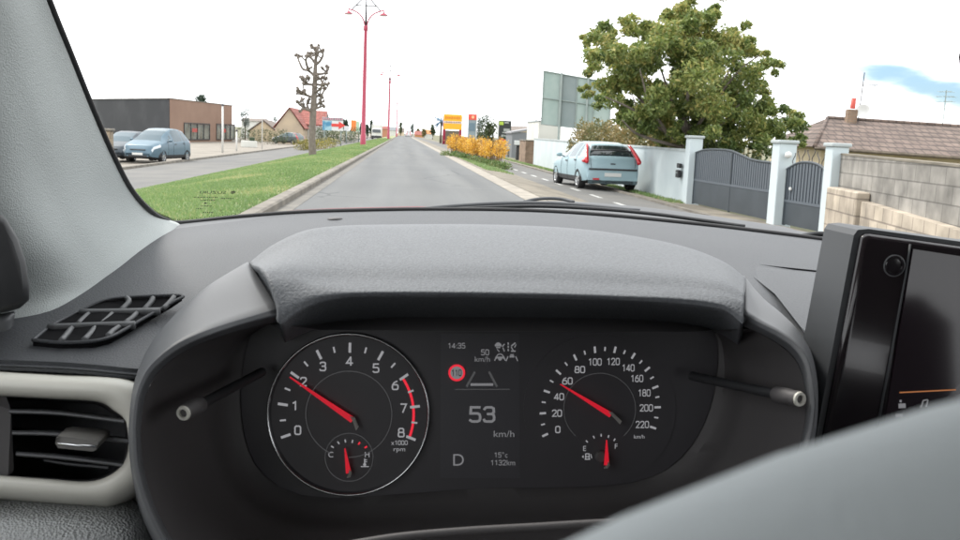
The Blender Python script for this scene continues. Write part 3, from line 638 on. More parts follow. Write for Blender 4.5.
# lorry on the far carriageway
tk = thing('lorry', 'white box lorry coming on the other road beyond the first lamp', 'lorry', (at(376.5, 230).x, 230, gz(-9)), 0)
MB().bbox((0, 2.5, 2.1), (2.4, 5.5, 2.9), .05).build('box_body', M['white_wall'], tk)
MB().loft([[(-1.1, y, z0), (1.1, y, z0), (1.1, y, z1), (-1.1, y, z1)] for y, z0, z1 in ((-.3, .5, 2.6), (-1.3, .5, 2.5), (-1.75, .5, 1.7), (-1.85, .5, .9))], True, True).build('cab', M['white_wall'], tk)
MB().prism([(-.95, -1.42, 2.4), (.95, -1.42, 2.4), (.98, -1.86, 1.65), (-.98, -1.86, 1.65)], (0, -.03, .01)).build('windscreen', M['car_glass'], tk)
MB().bbox((0, -1.88, .62), (2.25, .14, .6), .03).build('bumper', M['car_trim'], tk)
for y in (-.9, 3.8):
    for s in (-1, 1):
        MB().lathe([(0, -.14), (.45, -.14), (.48, -.1), (.48, .1), (.45, .14), (0, .14)], (s * 1.0, y, .48), 20, Matrix(((0, 0, 1), (1, 0, 0), (0, 1, 0)))).build('wheel', M['rubber'], tk, True, angle=40)

# ------------------------------------------------------------------ left side: buildings, posts, far things
def face_box(mb, p0, p1, s0, s1, z0, z1, out, depth):               # a slab on the vertical plane p0-p1, its outer face OUT metres proud (towards the road side)
    d = Vector((p1[0] - p0[0], p1[1] - p0[1], 0)).normalized(); n = Vector((d.y, -d.x, 0))
    o = Vector((p0[0], p0[1], 0))
    a = [o + d * s + n * out + Vector((0, 0, z)) for s, z in ((s0, z0), (s1, z0), (s1, z1), (s0, z1))]
    mb.prism(a, -n * depth); return mb
def zat(py, px, y): return PY(px, py, y).z
C0, C1, C2 = (-24.9, 105.), (-22.4, 128.), (-42.5, 130.)
zr = zat(99, 178, 105)
bb = thing('shop_building', 'low flat-roofed building, dark grey on one side and brown with shop windows on the other', 'building', (C0[0], C0[1], -.8))
def rel(p, o): return [tuple(Vector(q) - Vector(o)) for q in p]
def loc_build(mb, name, mt, parent, **k):
    o = parent.location; mb.v = [(a - o.x, b - o.y, c - o.z) for a, b, c in mb.v]; return mb.build(name, mt, parent, **k)
body = MB(); back = (C2[0] + 3, C2[1] + 22.)
body.prism([(C0[0] - .06, C0[1] + .06, -.9), (C1[0] - .06, C1[1], -.9), (back[0] + 10, back[1] + 4, -.9), (back[0], back[1], -.9), (C2[0], C2[1] + .06, -.9)], (0, 0, zr + .75))
loc_build(body, 'core', M['grey_wall'], bb)
b = MB(); face_box(b, C0, C1, 0, 23.13, -.85, zr, .04, .1); 
wins = [plane_hit(px, py, C0, C1) for px, py in ((183.5, 123.5), (209, 143), (216, 124.5), (234, 142))]
loc_build(b, 'brown_facade', M['brown_clad'], bb)
b = MB(); face_box(b, C2, C0, 0, (Vector(C0) - Vector(C2)).length, -.85, zr - .02, .05, .1); loc_build(b, 'dark_side_wall', M['dark_clad'], bb)
b = MB(); face_box(b, C0, C1, -.05, 23.2, zr, zr + .08, .1, .3); face_box(b, C2, C0, 0, (Vector(C0) - Vector(C2)).length + .02, zr - .018, zr + .06, .11, .3); loc_build(b, 'parapet_cap', M['concrete'], bb)
for (s0, zt_), (s1, _), nm, nmul in ((wins[0], wins[1], 'window', 4), (wins[2], wins[3], 'window', 4)):
    f = MB(); zb_ = -.45
    for k in range(nmul + 1):
        s = s0 + (s1 - s0) * k / nmul; face_box(f, C0, C1, s - .06, s + .06, zb_, zt_, .12, .1)
    face_box(f, C0, C1, s0 - .06, s1 + .06, zt_, zt_ + .12, .121, .1); face_box(f, C0, C1, s0 - .06, s1 + .06, zb_ - .12, zb_, .121, .1)
    fo = loc_build(f, nm, M['black_frame'], bb)
    g = MB(); face_box(g, C0, C1, s0, s1, zb_, zt_, .06, .03)
    g.v = [(a - C0[0], b_ - C0[1], c + .8) for a, b_, c in g.v]; g.build('pane', M['window'], fo)
    g = MB(); q = s0 + (s1 - s0) * .3; face_box(g, C0, C1, q, q + (s1 - s0) * .22, zb_ + .8, zt_ - .5, .08, .015)
    g.v = [(a - C0[0], b_ - C0[1], c + .8) for a, b_, c in g.v]; g.build('red_poster', M['roof_red'] if False else mat('poster_red', (.35, .05, .04), .5), fo)

def tree_round(name, label, px, y, top_py, base_py, wpx, lm, seed, n=900, trunk=True, size=None, group=None, loc=None):
    p = at(px, y) if loc is None else loc; k = FPX / y; h = PY(px, top_py, y).z - p.z; zb = max(0.1, PY(px, base_py, y).z - p.z); r = wpx / k / 2
    t = thing(name, label, 'tree', p, 0, group); g = np.random.default_rng(seed); bl = []
    for i in range(16):
        f = g.random(); zc = zb + (h - zb) * (.15 + .75 * f); rr = r * (1 - .5 * abs(f - .45) * 1.6); a = g.uniform(0, 6.28); q = rr * g.uniform(.2, .7)
        bl.append(((q * math.cos(a), q * math.sin(a), zc), (r * .42, r * .42, (h - zb) * .2), n // 16))
    leaves('crown', bl, size or r * .22, lm, t, seed, aspect=.6)
    MB().tube([(0, 0, -.2), (.02, 0, h * .45), (.05, .04, h * .85)], [max(.12, r * .10), max(.08, r * .06), .03], 8).build('trunk', M['bark_dark'], t, True)
    for i in range(4):
        a = i * 1.6 + seed; MB().tube([(0, 0, h * .35), (r * .35 * math.cos(a), r * .35 * math.sin(a), h * .6), (r * .6 * math.cos(a), r * .6 * math.sin(a), h * .75)], [r * .045, r * .03, .015], 6).build('limb', M['bark_dark'], t, True)
    return t
tree_round('tree', 'dark round tree showing above the flat roof of the brown building', 202, 150, 94, 112, 17, M['leaf_dark'], 11)
tree_round('tree', 'thin pale tree right of the brown building', 245, 150, 108, 128, 14, M['leaf_pale'], 12, 500)
tree_round('tree', 'pale conifer above the low gabled house', 275, 190, 116, 128, 7, M['leaf_dark'], 13, 400)

gp = thing('stone_gatepost', 'stone gatepost beside the pillar of the windscreen, left of the parked cars', 'gatepost', at(106.5, 47))
MB().bbox((0, 0, .75), (.55, .5, 1.6), .03).build('shaft', M['stone_post'], gp)
MB().bbox((0, 0, 1.6), (.68, .62, .12), .03).build('cap', M['concrete'], gp)

def post(name, label, px, y, top_py, r, mt, cat='post', cap=True):
    p = at(px, y); h = PY(px, top_py, y).z - p.z; t = thing(name, label, cat, p)
    MB().tube([(0, 0, -.1), (0, 0, h)], [r, r * .8], 10).build('pole', mt, t, True)
    if cap: MB().lathe([(r * 1.3, h - .02), (r * 1.3, h + .08), (0, h + .14)], n=10).build('cap', M['dark_metal'], t)
    return t
post('banner_pole', 'white banner pole with a dark cap in front of the brown building', 222.5, 71, 105.5, .085, M['white_metal'])
post('bollard_post', 'short white post at the right corner of the brown building', 236.5, 78, 131, .07, M['white_metal'])
post('flag_pole', 'tall thin white flagpole beyond the brown building', 262, 86, 66, .05, M['white_metal'], 'flagpole', False)
pb = thing('planter', 'low white planter box by the hedge near the tall flagpole', 'planter', at(249, 96))
MB().bbox((0, 0, .32), (1.5, .6, .64), .03).build('trough', M['white_wall'], pb); MB().bbox((.3, 0, .82), (.5, .3, .36), .05).build('plant', M['leaf_hedge'], pb)

def hedge(name, label, pts, h, w, lm, seed, n, size=.14, group=None, cat='hedge', tint=None):
    p0 = Vector(pts[0]); t = thing(name, label, cat, p0, 0, group); bl = []
    L_ = sum((Vector(pts[i + 1]) - Vector(pts[i])).length for i in range(len(pts) - 1)); g = np.random.default_rng(seed); st = []
    m_ = max(5, int(L_ / (w * .55)))
    for q in linres(pts, m_):
        c = (q[0], q[1] + g.normal(0, w * .08), q[2] + h * (.5 + g.normal(0, .05)))
        bl.append((c, (w * .55, w * .55, h * .5), n // m_) + ((tint,) if tint is not None else ()))
        st.append(Vector((q[0], q[1], q[2])) - p0)
    leaves('foliage', bl, size, lm, t, seed, loc=tuple(p0), hollow=.5)
    for q in st: MB().tube([q - Vector((0, 0, .1)), q + Vector((.05, .03, h * .6))], [.03, .012], 5).build('stem', M['stem'], t)
    return t
hedge('hedge', 'long clipped dark green hedge behind the far left road', [at(240, 118), at(262, 118), at(284, 118)], 1.9, 1.0, M['leaf_hedge'], 21, 2600)
hedge('hedge', 'tall green hedge running under the billboards', [at(316, 126), at(335, 134), at(357, 150)], 2.3, 1.2, M['leaf_hedge'], 22, 3000, .2)
hedge('shrub_bed', 'low yellow-green shrubs on the corner behind the pollarded tree', [at(300, 80), at(313, 83), at(334, 94)], .95, 1.3, M['leaf_yellow'], 23, 2400, .13, None, 'shrub bed')

def house(name, label, px0, px1, y, eave_py, ridge_py, depth, wallm, roofm, gable_front=True, chim=None, base=None):
    """gable facing the road end (towards us) between two picture columns"""
    a = at(px0, y); bx_ = at(px1, y); cx = (a.x + bx_.x) / 2; w = bx_.x - a.x; z0 = min(a.z, bx_.z) - .1
    ez = PY((px0 + px1) / 2, eave_py, y).z - z0; rz_ = PY((px0 + px1) / 2, ridge_py, y).z - z0
    t = thing(name, label, 'house', (cx, y, z0)); ov = .25
    if gable_front:
        MB().prism([(-w / 2, 0, 0), (w / 2, 0, 0), (w / 2, 0, ez), (0, 0, rz_), (-w / 2, 0, ez)], (0, depth, 0)).build('wall', wallm, t)
        for s in (-1, 1):
            MB().prism([(s * (w / 2 + ov), -ov, ez - ov * .5 + .04), (0, -ov, rz_ + .05), (0, -ov, rz_ + .2), (s * (w / 2 + ov), -ov, ez - ov * .5 + .19)], (0, depth + 2 * ov, 0)).build('roof', roofm, t, fix=True)
    else:
        MB().box((0, depth / 2, ez / 2), (w, depth, ez)).build('wall', wallm, t)
        MB().prism([(-w / 2 - ov, -ov, ez + .01), (-w / 2 - ov, depth / 2, rz_), (-w / 2 - ov, depth + ov, ez + .01)], (w + 2 * ov, 0, 0)).build('roof', roofm, t, fix=True)
    for (fx, fz, ww, hh) in (chim or []):
        f = MB().bbox((fx * w, -.02, fz * ez), (ww, .08, hh), .01).build('window', M['white_metal'], t)
        MB().box((fx * w, -.065, fz * ez), (ww * .8, .02, hh * .84)).build('pane', M['window'], f)
    return t
rt_ = mat('grey_brown_tiles', (.14, .115, .10), .9, col2=(.19, .16, .14), scale=3)
house('house', 'low cream house with a brown gabled roof left of the red-roofed house', 249, 277, 140, 132, 121, 9, M['cream'], rt_)
house('house', 'cream gabled house with a red tiled roof behind the pollarded tree', 275, 303, 128, 128, 108.5, 13, M['white_wall'] if False else mat('warm_cream_render', (.52, .42, .30), .9, col2=(.42, .34, .26), scale=.5), M['roof_red'], chim=[(.25, .45, .9, 1.1)])
rw = thing('house', 'wide red-tiled house wing to the right behind the pollarded tree', 'house', at(300, 133))
wb = [Vector((0, 0, 0)), Vector((3.6, 4, 0))]
MB().box((1.3, 5, 1.2), (3.8, 9, 2.5)).build('wall', M['white_wall'], rw)
MB().prism([(-.8, .2, 2.5), (3.5, .2, 2.5), (3.2, 5, 4.5), (-.8, 5, 4.5)], (0, 0, .18)).build('roof', M['roof_red'], rw, fix=True)
MB().prism([(3.2, .3, 2.5), (3.2, 9.5, 2.5), (3.2, 5, 4.42)], (.06, 0, 0)).build('gable', M['grey_wall'], rw)
MB().prism([(-.8, 9.8, 2.5), (3.5, 9.8, 2.5), (3.2, 5.01, 4.5), (-.8, 5.01, 4.5)], (0, 0, .18)).build('roof', M['roof_red'], rw, fix=True)
house('house', 'white house wall far behind the hedge by the flagpole', 241, 262, 175, 121, 118, 8, M['white_wall'], rt_, False)

def board(name, label, px0, px1, y, py0, py1, face, cat='sign', legs=(), th=.12, legm=None, legr=.08, base_z=None):
    a = PY(px0, py0, y); b_ = PY(px1, py1, y); cx = (a.x + b_.x) / 2; zc = (a.z + b_.z) / 2; p = Vector((cx, y, gz(cx) if base_z is None else base_z))
    t = thing(name, label, cat, p); w = abs(b_.x - a.x); h = abs(a.z - b_.z)
    MB().bbox((0, 0, zc - p.z), (w, th, h), .015).build('panel', face, t)
    for f in legs: MB().tube([(f * w, th / 2 + legr * .8, -.1), (f * w, th / 2 + legr * .8, zc - p.z + h * .4)], legr, 8).build('leg', legm or M['grey_metal'], t, True)
    return t, w, h, Vector((0, -th / 2 - .012, zc - p.z))
flat = lambda n, c: mat(n, c, .5)
X_, Zv = Vector((1, 0, 0)), Vector((0, 0, 1))
ye = 112
t, w, h, c = board('billboard', 'wide billboard with a red arrow on white beside a blue picture panel', 322.5, 343, ye, 117, 131, flat('billboard_white', (.62, .62, .62)), 'billboard', (-.4, .4))
MB().box(c + Vector((-w * .27, 0, -h * .13)), (w * .44, .02, h * .72)).build('blue_panel', mat('blue_picture', (.06, .22, .36), .5, col2=(.30, .48, .55), scale=1.1, lo=.45, hi=.55), t)
MB().box(c + Vector((0, 0, h * .38)), (w * .98, .024, h * .22)).build('header', flat('header_grey', (.16, .20, .21)), t)
tx = MB(); 
for i in range(9): tx.box(c + Vector((-w * .42 + i * w * .105 + (w * .02 if i > 4 else 0), -.016, h * .38)), (w * .06, .012, h * (.12 if i % 3 else .15)))
tx.build('header_lettering', flat('header_pink', (.55, .25, .30)), t)
ar = MB(); q = c + Vector((w * .25, -.005, -h * .08))
ar.prism([q + Vector(v) for v in ((-.75, 0, -.17), (.1, 0, -.17), (.1, 0, -.45), (.85, 0, 0), (.1, 0, .45), (.1, 0, .17), (-.75, 0, .17))], (0, -.02, 0)); ar.build('red_arrow', flat('arrow_red', (.62, .05, .04)), t)
board('sign', 'small white sign below and right of the arrow billboard', 344, 349, 130, 126, 131, flat('sign_white', (.6, .6, .62)), 'sign', (0,))
board('banner', 'tall orange banner beyond the billboards', 351, 356, 150, 120, 131.5, flat('banner_orange', (.75, .22, .05)), 'banner', (-.4,))
board('banner', 'tall pale green banner right of the orange one', 356.3, 359, 150, 121, 131.5, flat('banner_green', (.42, .58, .42)), 'banner', (.4,))
for i, (px, y, a, b_, w_) in enumerate(((361.5, 210, 121, 135, 5), (371, 260, 121, 136, 4.5), (367, 240, 124, 136, 4), (345, 190, 120, 131, 7))):
    tree_round('tree', ['dark narrow tree just left of the tallest lamp pole', 'dark narrow tree right of the tallest lamp pole', 'small dark tree directly behind the tallest lamp pole', 'pale green tree behind the orange banner'][i], px, y, a, b_, w_, M['leaf_dark'], 40 + i, 500, size=.5)
house('house', 'orange-brown houses front far along the left of the road', 381, 388, 320, 129, 126, 10, mat('salmon_render', (.42, .20, .12), .9), M['roof_red'], False)
house('house', 'pale distant house between the second and third lamp poles', 389, 396, 360, 130.5, 127, 10, M['white_wall'], M['grey_wall'], False)
house('house', 'pale cream distant house just left of the far van', 398, 404, 420, 132, 128, 10, M['cream'], rt_, False)
for i, (px, y, a, b_, w_, mt, lb) in enumerate(((400.5, 420, 123, 135, 4, 'leaf_hedge', 'small tree at the far end of the grass strip'), (412, 480, 124, 134, 4, 'leaf_pale', 'tiny pale tree beyond the far van'),
        (424, 380, 128, 137, 6, 'leaf_ochre', 'small ochre tree on the right at the far end of the road'), (432.5, 340, 125, 136, 6, 'leaf_hedge', 'small green tree left of the yellow sign'),
        (418, 430, 129, 137, 5, 'leaf_ochre', 'tiny ochre tree right of the far van'))):
    tree_round('tree', lb, px, y, a, b_, w_, M[mt], 60 + i, 350, size=.7)
house('house', 'distant pale house with an orange roof right of the far van', 424, 433, 380, 134, 129.5, 10, M['white_wall'], mat('orange_tiles', (.45, .18, .07), .9), False)
house('house', 'distant orange house at the right edge of the far road', 415, 423, 400, 135, 131, 10, mat('orange_render', (.5, .24, .10), .9), M['roof_red'], False)

# ------------------------------------------------------------------ right side: signs, hedge, walls
YEL = flat('sign_yellow', (.85, .40, .02))
t, w, h, c = board('sign', 'big yellow two-tier sign on red posts with dark lettering', 444, 461.5, 150, 114, 130, YEL, 'sign', (-.45, .45), .25, M['red_metal'], .22)
MB().box(c + Vector((0, -.01, -.02 * h)), (w * 1.01, .03, h * .14)).build('white_band', flat('band_white', (.7, .68, .62)), t)
tx = MB()
for i in range(8): tx.box(c + Vector((-w * .38 + i * w * .108, -.012, h * .27)), (w * .07, .02, h * (.14 if i % 3 else .2)))
tx.build('upper_lettering', flat('sign_ochre', (.60, .20, .01)), t)
tx = MB()
for i in range(11): tx.box(c + Vector((-w * .42 + i * w * .084, -.03, -h * .02)), (w * .055, .02, h * .08))
tx.build('lower_lettering', flat('sign_dark', (.22, .06, .03)), t)
kio = thing('garage_front', 'dark open shop front with red machines under the yellow sign', 'shop', at(452, 156))
MB().box((0, 1.6, 1.0), (3.0, 2.4, 2.6)).build('wall', M['grey_wall'] if False else flat('shop_shade', (.12, .11, .08)), kio)  # solid box, its dark colour stands for the shade inside the open front
for k, (dx, hh) in enumerate(((.2, 1.3), (1.2, 1.4), (2.1, 1.25))): MB().bbox((dx, 0, hh / 2), (.75, .6, hh), .05).build('red_machine', flat('machine_red', (.5, .07, .06)), kio)
plm = thing('palm_tree', 'bluish palm-like tree left of the yellow sign', 'tree', at(440.5, 165))
hh = PY(440, 121, 165).z - plm.location.z
MB().tube([(0, 0, -.2), (0, 0, hh)], [.22, .16], 8).build('trunk', M['bark_dark'], plm, True)
fr = MB()
for k in range(16):
    a = k * .393; e = .9 * math.sin(k * 1.7); pts = [Vector((math.cos(a) * r_, math.sin(a) * r_, hh + e * r_ * .9 - .18 * r_ * r_)) for r_ in (0, .5, 1.0, 1.5)]
    fr.tube(pts, [.05, .12, .1, .02], 4)
fr.build('crown', mat('blue_frond', (.12, .20, .28), .6), plm)
t, w, h, c = board('totem_sign', 'tall narrow totem sign with a red top and grey price panel', 468.5, 475.5, 112, 114, 141, flat('totem_grey', (.22, .27, .29)), 'totem sign', (), .3)
MB().box(c + Vector((0, -.01, h * .39)), (w, .03, h * .21)).build('red_top', flat('totem_red', (.65, .08, .05)), t)
MB().lathe([(.18, 0), (.18, .02), (0, .02)], c + Vector((.05, -.03, h * .39)), 14, Matrix(((1, 0, 0), (0, 0, -1), (0, 1, 0)))).build('emblem', flat('totem_emblem', (.75, .45, .25)), t)
MB().box(c + Vector((w * .0, -.012, h * .02)), (w * .7, .03, h * .3)).build('price_panel', flat('totem_blue', (.12, .18, .22)), t)
MB().box((w * .5 + .04, 0, c.z), (.08, .36, h)).build('edge', M['white_metal'], t)
MB().box((0, 0, (c.z - h / 2) / 2), (w * .8, .25, c.z - h / 2 + .1)).build('plinth', M['grey_metal'], t)
tree_round('tree', 'loose green tree between the red totem and the black sign', 487, 128, 117, 147, 24, M['leaf_hedge'], 71, 1500, size=.3)
tree_round('tree', 'pale thin tree behind the red totem', 478, 150, 118, 140, 14, M['leaf_pale'], 72, 500, size=.3)
t, w, h, c = board('sign', 'black panel sign with a yellow-green top and white marks', 499, 510.5, 98, 120.5, 140, flat('sign_black', (.02, .025, .022)), 'sign', (-.42, .42), .15)
MB().box(c + Vector((-w * .3, -.01, h * .36)), (w * .34, .02, h * .18)).build('green_mark', flat('sign_lime', (.35, .48, .05)), t)
for dx, dz, ww, hh in ((.12, .40, .35, .08), (.15, .02, .5, .14), (.1, -.12, .6, .06), (-.1, -.3, .35, .12), (.22, -.36, .3, .09)): MB().box(c + Vector((w * dx, -.01, h * dz)), (w * ww, .02, h * hh)).build('white_mark', flat('sign_pale', (.30, .32, .30)), t)
MB().box((-w * .5 - .06, 0, c.z), (.12, .2, h)).build('edge', M['white_metal'], t)
t, w, h, c = board('sign', 'small red sign with a white arrow below the black sign', 499.5, 505, 90, 139, 144.5, flat('sign_red', (.6, .04, .05)), 'sign', (0,))
ar = MB(); ar.prism([c + Vector(v) for v in ((-.15, 0, -.06), (.0, 0, -.06), (.0, 0, -.15), (.18, 0, 0), (0, 0, .15), (0, 0, .06), (-.15, 0, .06))], (0, -.02, 0)); ar.build('white_arrow', M['white_metal'], t)
board('banner', 'low cream banner on the fence below the small red sign', 498.5, 509, 86, 146, 150.5, flat('banner_cream', (.62, .60, .44)), 'banner', (-.45, .45))
hedge('hedge', 'dark rounded bush beside the cream banner', [at(504, 95), at(512, 95)], 2.0, 1.1, M['leaf_dark'], 75, 1400, .2, None, 'bush')
house('house', 'tan house with a low brown gabled roof beyond the grey shed', 511, 537, 125, 131, 126, 9, M['cream'], rt_, False)
sh = thing('shed', 'grey flat-roofed shed with a red stripe behind the end of the wall', 'shed', at(524, 84))
MB().box((0, 2.5, 1.1), (2.3, 5, 2.6)).build('wall', M['grey_wall'], sh)
MB().prism([(-1.25, -.1, 2.25), (1.2, -.1, 2.75), (1.2, -.1, 2.9), (-1.25, -.1, 2.4)], (0, 5.2, 0)).build('roof', flat('shed_roof', (.20, .20, .21)), sh, fix=True)
board('sign', 'small green street sign by the brick pier', 522, 528, 69, 140, 144.5, flat('sign_green', (.05, .30, .16)), 'sign', (0,))
board('sign', 'small white notice above the dark bin', 514.5, 520, 70, 140.5, 145, flat('notice_white', (.6, .62, .62)), 'sign', (0,))
bn = thing('bin', 'dark upright litter bin standing before the brick pier', 'bin', at(518, 67))
MB().bbox((0, 0, .52), (.36, .36, .96), .04).build('body', M['car_trim'], bn); MB().bbox((0, 0, 1.05), (.42, .42, .1), .03).build('lid', M['black_frame'], bn)
bw = thing('brick_pier_wall', 'short old brick wall at the far end of the pale blue wall', 'wall', at(528, 62))
MB().box((0, 0, .62), (.82, 3.2, 1.6)).build('masonry', M['brick_old'], bw); MB().bbox((0, 0, 1.46), (.9, 3.3, .08), .02).build('coping', M['concrete'], bw)

# orange shrub on the gravel strip
os_ = thing('forsythia_bush', 'orange flowering shrub on the gravel strip right of the road', 'shrub', (3.75, 52, gz(3.75)))
bl = []; g = np.random.default_rng(5); st = MB()
for i in range(46):
    f = i / 45; px = 452 + 47 * f; y = 61 - 15 * f; y += g.normal(0, .5); p = at(px, y); h_ = g.uniform(.95, 1.35)
    bl.append(((p.x + g.normal(0, .15), p.y, p.z + h_ * .68), (.34, .5, h_ * .40), 200))
    for k in range(3): st.tube([p - os_.location + Vector((0, 0, -.05)), p - os_.location + Vector((g.normal(0, .12), g.normal(0, .12), h_ * .6)), p - os_.location + Vector((g.normal(0, .25), g.normal(0, .25), h_ * 1.05))], [.016, .012, .006], 4)
leaves('blossom', bl, .10, M['leaf_orange'], os_, 8, loc=tuple(os_.location), aspect=.5, hollow=.3)
st.build('stem', M['stem'], os_)
gp_ = []
for i in range(40):
    f = i / 39; p = at(453 + 54 * f, 59 - 17 * f + g.normal(0, .5)); gp_.append(((p.x + g.normal(-.1, .2), p.y, p.z + .12), (.3, .5, .2), 90))
ug = leaves('undergrowth', gp_, .14, leaf_mat('weed_leaves', (.06, .11, .03), (.11, .18, .05), (.22, .24, .10)), None, 9, upright=1.2, kind='stuff'); tag(ug, 'green weeds growing at the foot of the orange shrub', 'weeds')

# pale blue wall, gate posts, gates
XW = 7.62
P1, P2, P3 = at(690, 24.2), at(778, 18.6), at(829, 16.5)
for q in (P1, P2, P3): q.z = gz(q.x)
w0, w1 = at(533, 60), P1 + Vector((-.05, .25, 0))
gw = thing('garden_wall', 'long pale blue rendered garden wall behind the parked hatchback', 'wall', (w0.x, w0.y, w0.z))
dv = (w1 - w0); L_ = Vector((dv.x, dv.y, 0)).length; gw.rotation_euler = (0, 0, math.atan2(dv.y, dv.x))
zt0 = PY(533, 139, 60).z - w0.z; zt1 = PY(684, 151.5, 24.4).z - w0.z
MB().prism([(0, 0, -.3), (L_, 0, -.4), (L_, 0, zt1), (0, 0, zt0)], (0, .2, 0)).build('masonry', M['wall_blue'], gw, fix=True)
MB().prism([(-.03, -.03, zt0), (L_ - .0, -.03, zt1), (L_, -.03, zt1 + .06), (-.03, -.03, zt0 + .06)], (0, .26, 0)).build('coping', M['wall_cap'], gw, fix=True)
dg_ = Vector((dv.x, dv.y, 0)).normalized(); WA = math.atan2((P3 - P1).y, (P3 - P1).x)
def gpost(label, p, top_px, top_py, wd, y):
    t = thing('gate_post', label, 'gate post', (p.x, p.y, p.z), WA, 'pale blue gate posts'); h = PY(top_px, top_py, y).z - p.z
    MB().bbox((0, 0, h / 2 - .15), (wd, wd, h + .3), .012).build('shaft', M['wall_blue'], t)
    MB().bbox((0, 0, h + .03), (wd + .07, wd + .07, .07), .015).build('cap', M['wall_cap'], t); return t, h
g1, h1 = gpost('pale blue gate post between the wall and the double gate', P1, 690, 138, .34, 24.2)
g2, h2 = gpost('pale blue gate post between the double gate and the small gate, house number on it', P2, 786, 143.5, .36, 18.6)
g3, h3 = gpost('pale blue gate post between the small gate and the block wall', P3, 832, 146.5, .30, 16.5)
for (pp, hh, lb, nb) in ((P1, h1, 'dark letterbox with an intercom on the wall beside the first gate post', 0),):
    lt = thing('letterbox', lb, 'letterbox', tuple(w1 + Vector((-.02, .55, .75))), math.atan2(dv.y, dv.x))
    MB().bbox((0, -.06, 0), (.26, .1, .2), .015).build('box', M['black_frame'], lt); MB().bbox((0, -.05, .22), (.26, .08, .12), .015).build('intercom', M['black_frame'], lt)
    MB().box((0, -.115, .03), (.18, .012, .025)).build('flap', M['grey_metal'], lt)
# enamel number plate and a small lamp on the middle post
np_ = thing('number_plate', 'small grey house plate on the middle gate post', 'plaque', (P2.x, P2.y, P2.z + h2 * .72), WA)
MB().box((-.195, -.02, .1), (.012, .16, .12)).build('upper_plate', flat('plaque_grey', (.17, .22, .24)), np_); MB().box((-.195, -.02, -.06), (.012, .16, .12)).build('lower_plate', flat('plaque_grey2', (.20, .25, .27)), np_)
wl = thing('wall_lamp', 'small white lamp on the flank of the middle gate post', 'lamp', (P2.x, P2.y, P2.z + h2 * .86), WA)
MB().tube([(.18, -.03, 0), (.27, -.04, 0)], .03, 8).build('bracket', M['white_metal'], wl); MB().lathe([(0, .08), (.06, .05), (.07, -.03), (0, -.06)], (.29, -.04, 0), 12).build('lamp_shade', M['white_metal'], wl, True)

def gate(name, label, a, b, tops, low_frac, cat='gate', leafs=1):
    """gate between two ground points; tops: (fraction, height) of its curved top"""
    d = b - a; d.z = 0; L = d.length; t = thing(name, label, cat, tuple(a), math.atan2(d.y, d.x)); fx, fz = zip(*tops)
    top = lambda s: float(np.interp(s / L, fx, fz)) if len(tops) > 2 else fz[0]
    top_s = [catmull([(f_ * L, 0, z_) for f_, z_ in tops], 30)]
    zl = low_frac; bz = .05
    MB().box((L / 2, 0, (bz + zl) / 2), (L - .06, .035, zl - bz)).build('lower_panel', M['gate'], t)
    MB().box((L / 2, 0, zl + .03), (L - .06, .05, .05)).build('rail', M['gate_bar'], t)
    nb = int(L / .125); sl = MB()
    for k in range(nb):
        s = .08 + (L - .16) * k / (nb - 1); z1 = float(np.interp(s, top_s[0][:, 0], top_s[0][:, 2])); sl.box((s, 0, (zl + .05 + z1) / 2), (.085, .022, z1 - zl - .05))
    sl.build('slat', M['gate_bar'], t)
    MB().prism([(.06, .016, zl), (L - .06, .016, zl)] + [tuple(Vector(q) + Vector((0, .016, -.03))) for q in top_s[0][::-1] if .06 < q[0] < L - .06], (0, .008, 0)).build('backing_sheet', M['gate'], t, fix=True)
    MB().tube(top_s[0], .028, 8).build('top_rail', M['gate'], t, True)
    for k in range(leafs + 1):
        s = .04 + (L - .08) * k / leafs; z1 = float(np.interp(s, top_s[0][:, 0], top_s[0][:, 2])); MB().box((s, 0, (z1 + .03) / 2), (.06, .045, z1 - .03)).build('stile', M['gate'], t)
    return t, L
def seg(a, b, ga, gb_): d = (b - a).normalized(); return a + d * ga, b - d * gb_
a, b = seg(P1, P2, .19, .20); hg = h1 * .80
gt, gL = gate('double_gate', 'wide slate grey double gate of vertical slats with a solid lower half', a, b, [(0, hg * .98), (.12, hg * 1.04), (.3, hg * 1.06), (.47, hg * 1.05), (.6, hg * .99), (.75, hg * .92), (1.0, hg * .90)], h1 * .36, leafs=2)
a, b = seg(P2, P3, .20, .21)
gt2, gL2 = gate('small_gate', 'narrow slate grey pedestrian gate with an arched top', a, b, [(0, h3 * .70), (.25, h3 * .78), (.5, h3 * .80), (.75, h3 * .78), (1, h3 * .70)], h3 * .30)
MB().bbox((gL2 * .17, -.04, h3 * .47), (.07, .04, .06), .01).build('latch_plate', M['white_metal'], gt2)
sc = MB()
for k in range(7):
    s = gL2 * (.15 + .7 * k / 6); z = h3 * (.72 + .08 * math.sin(math.pi * (.15 + .7 * k / 6))); cv = [Vector((s + .05 * math.sin(u * 2.2) * (1 if k % 2 else -1), 0, z + .10 * u)) for u in np.linspace(0, 2.4, 8)]; sc.tube(cv, .009, 5)
sc.build('scrollwork', M['dark_metal'], gt2)
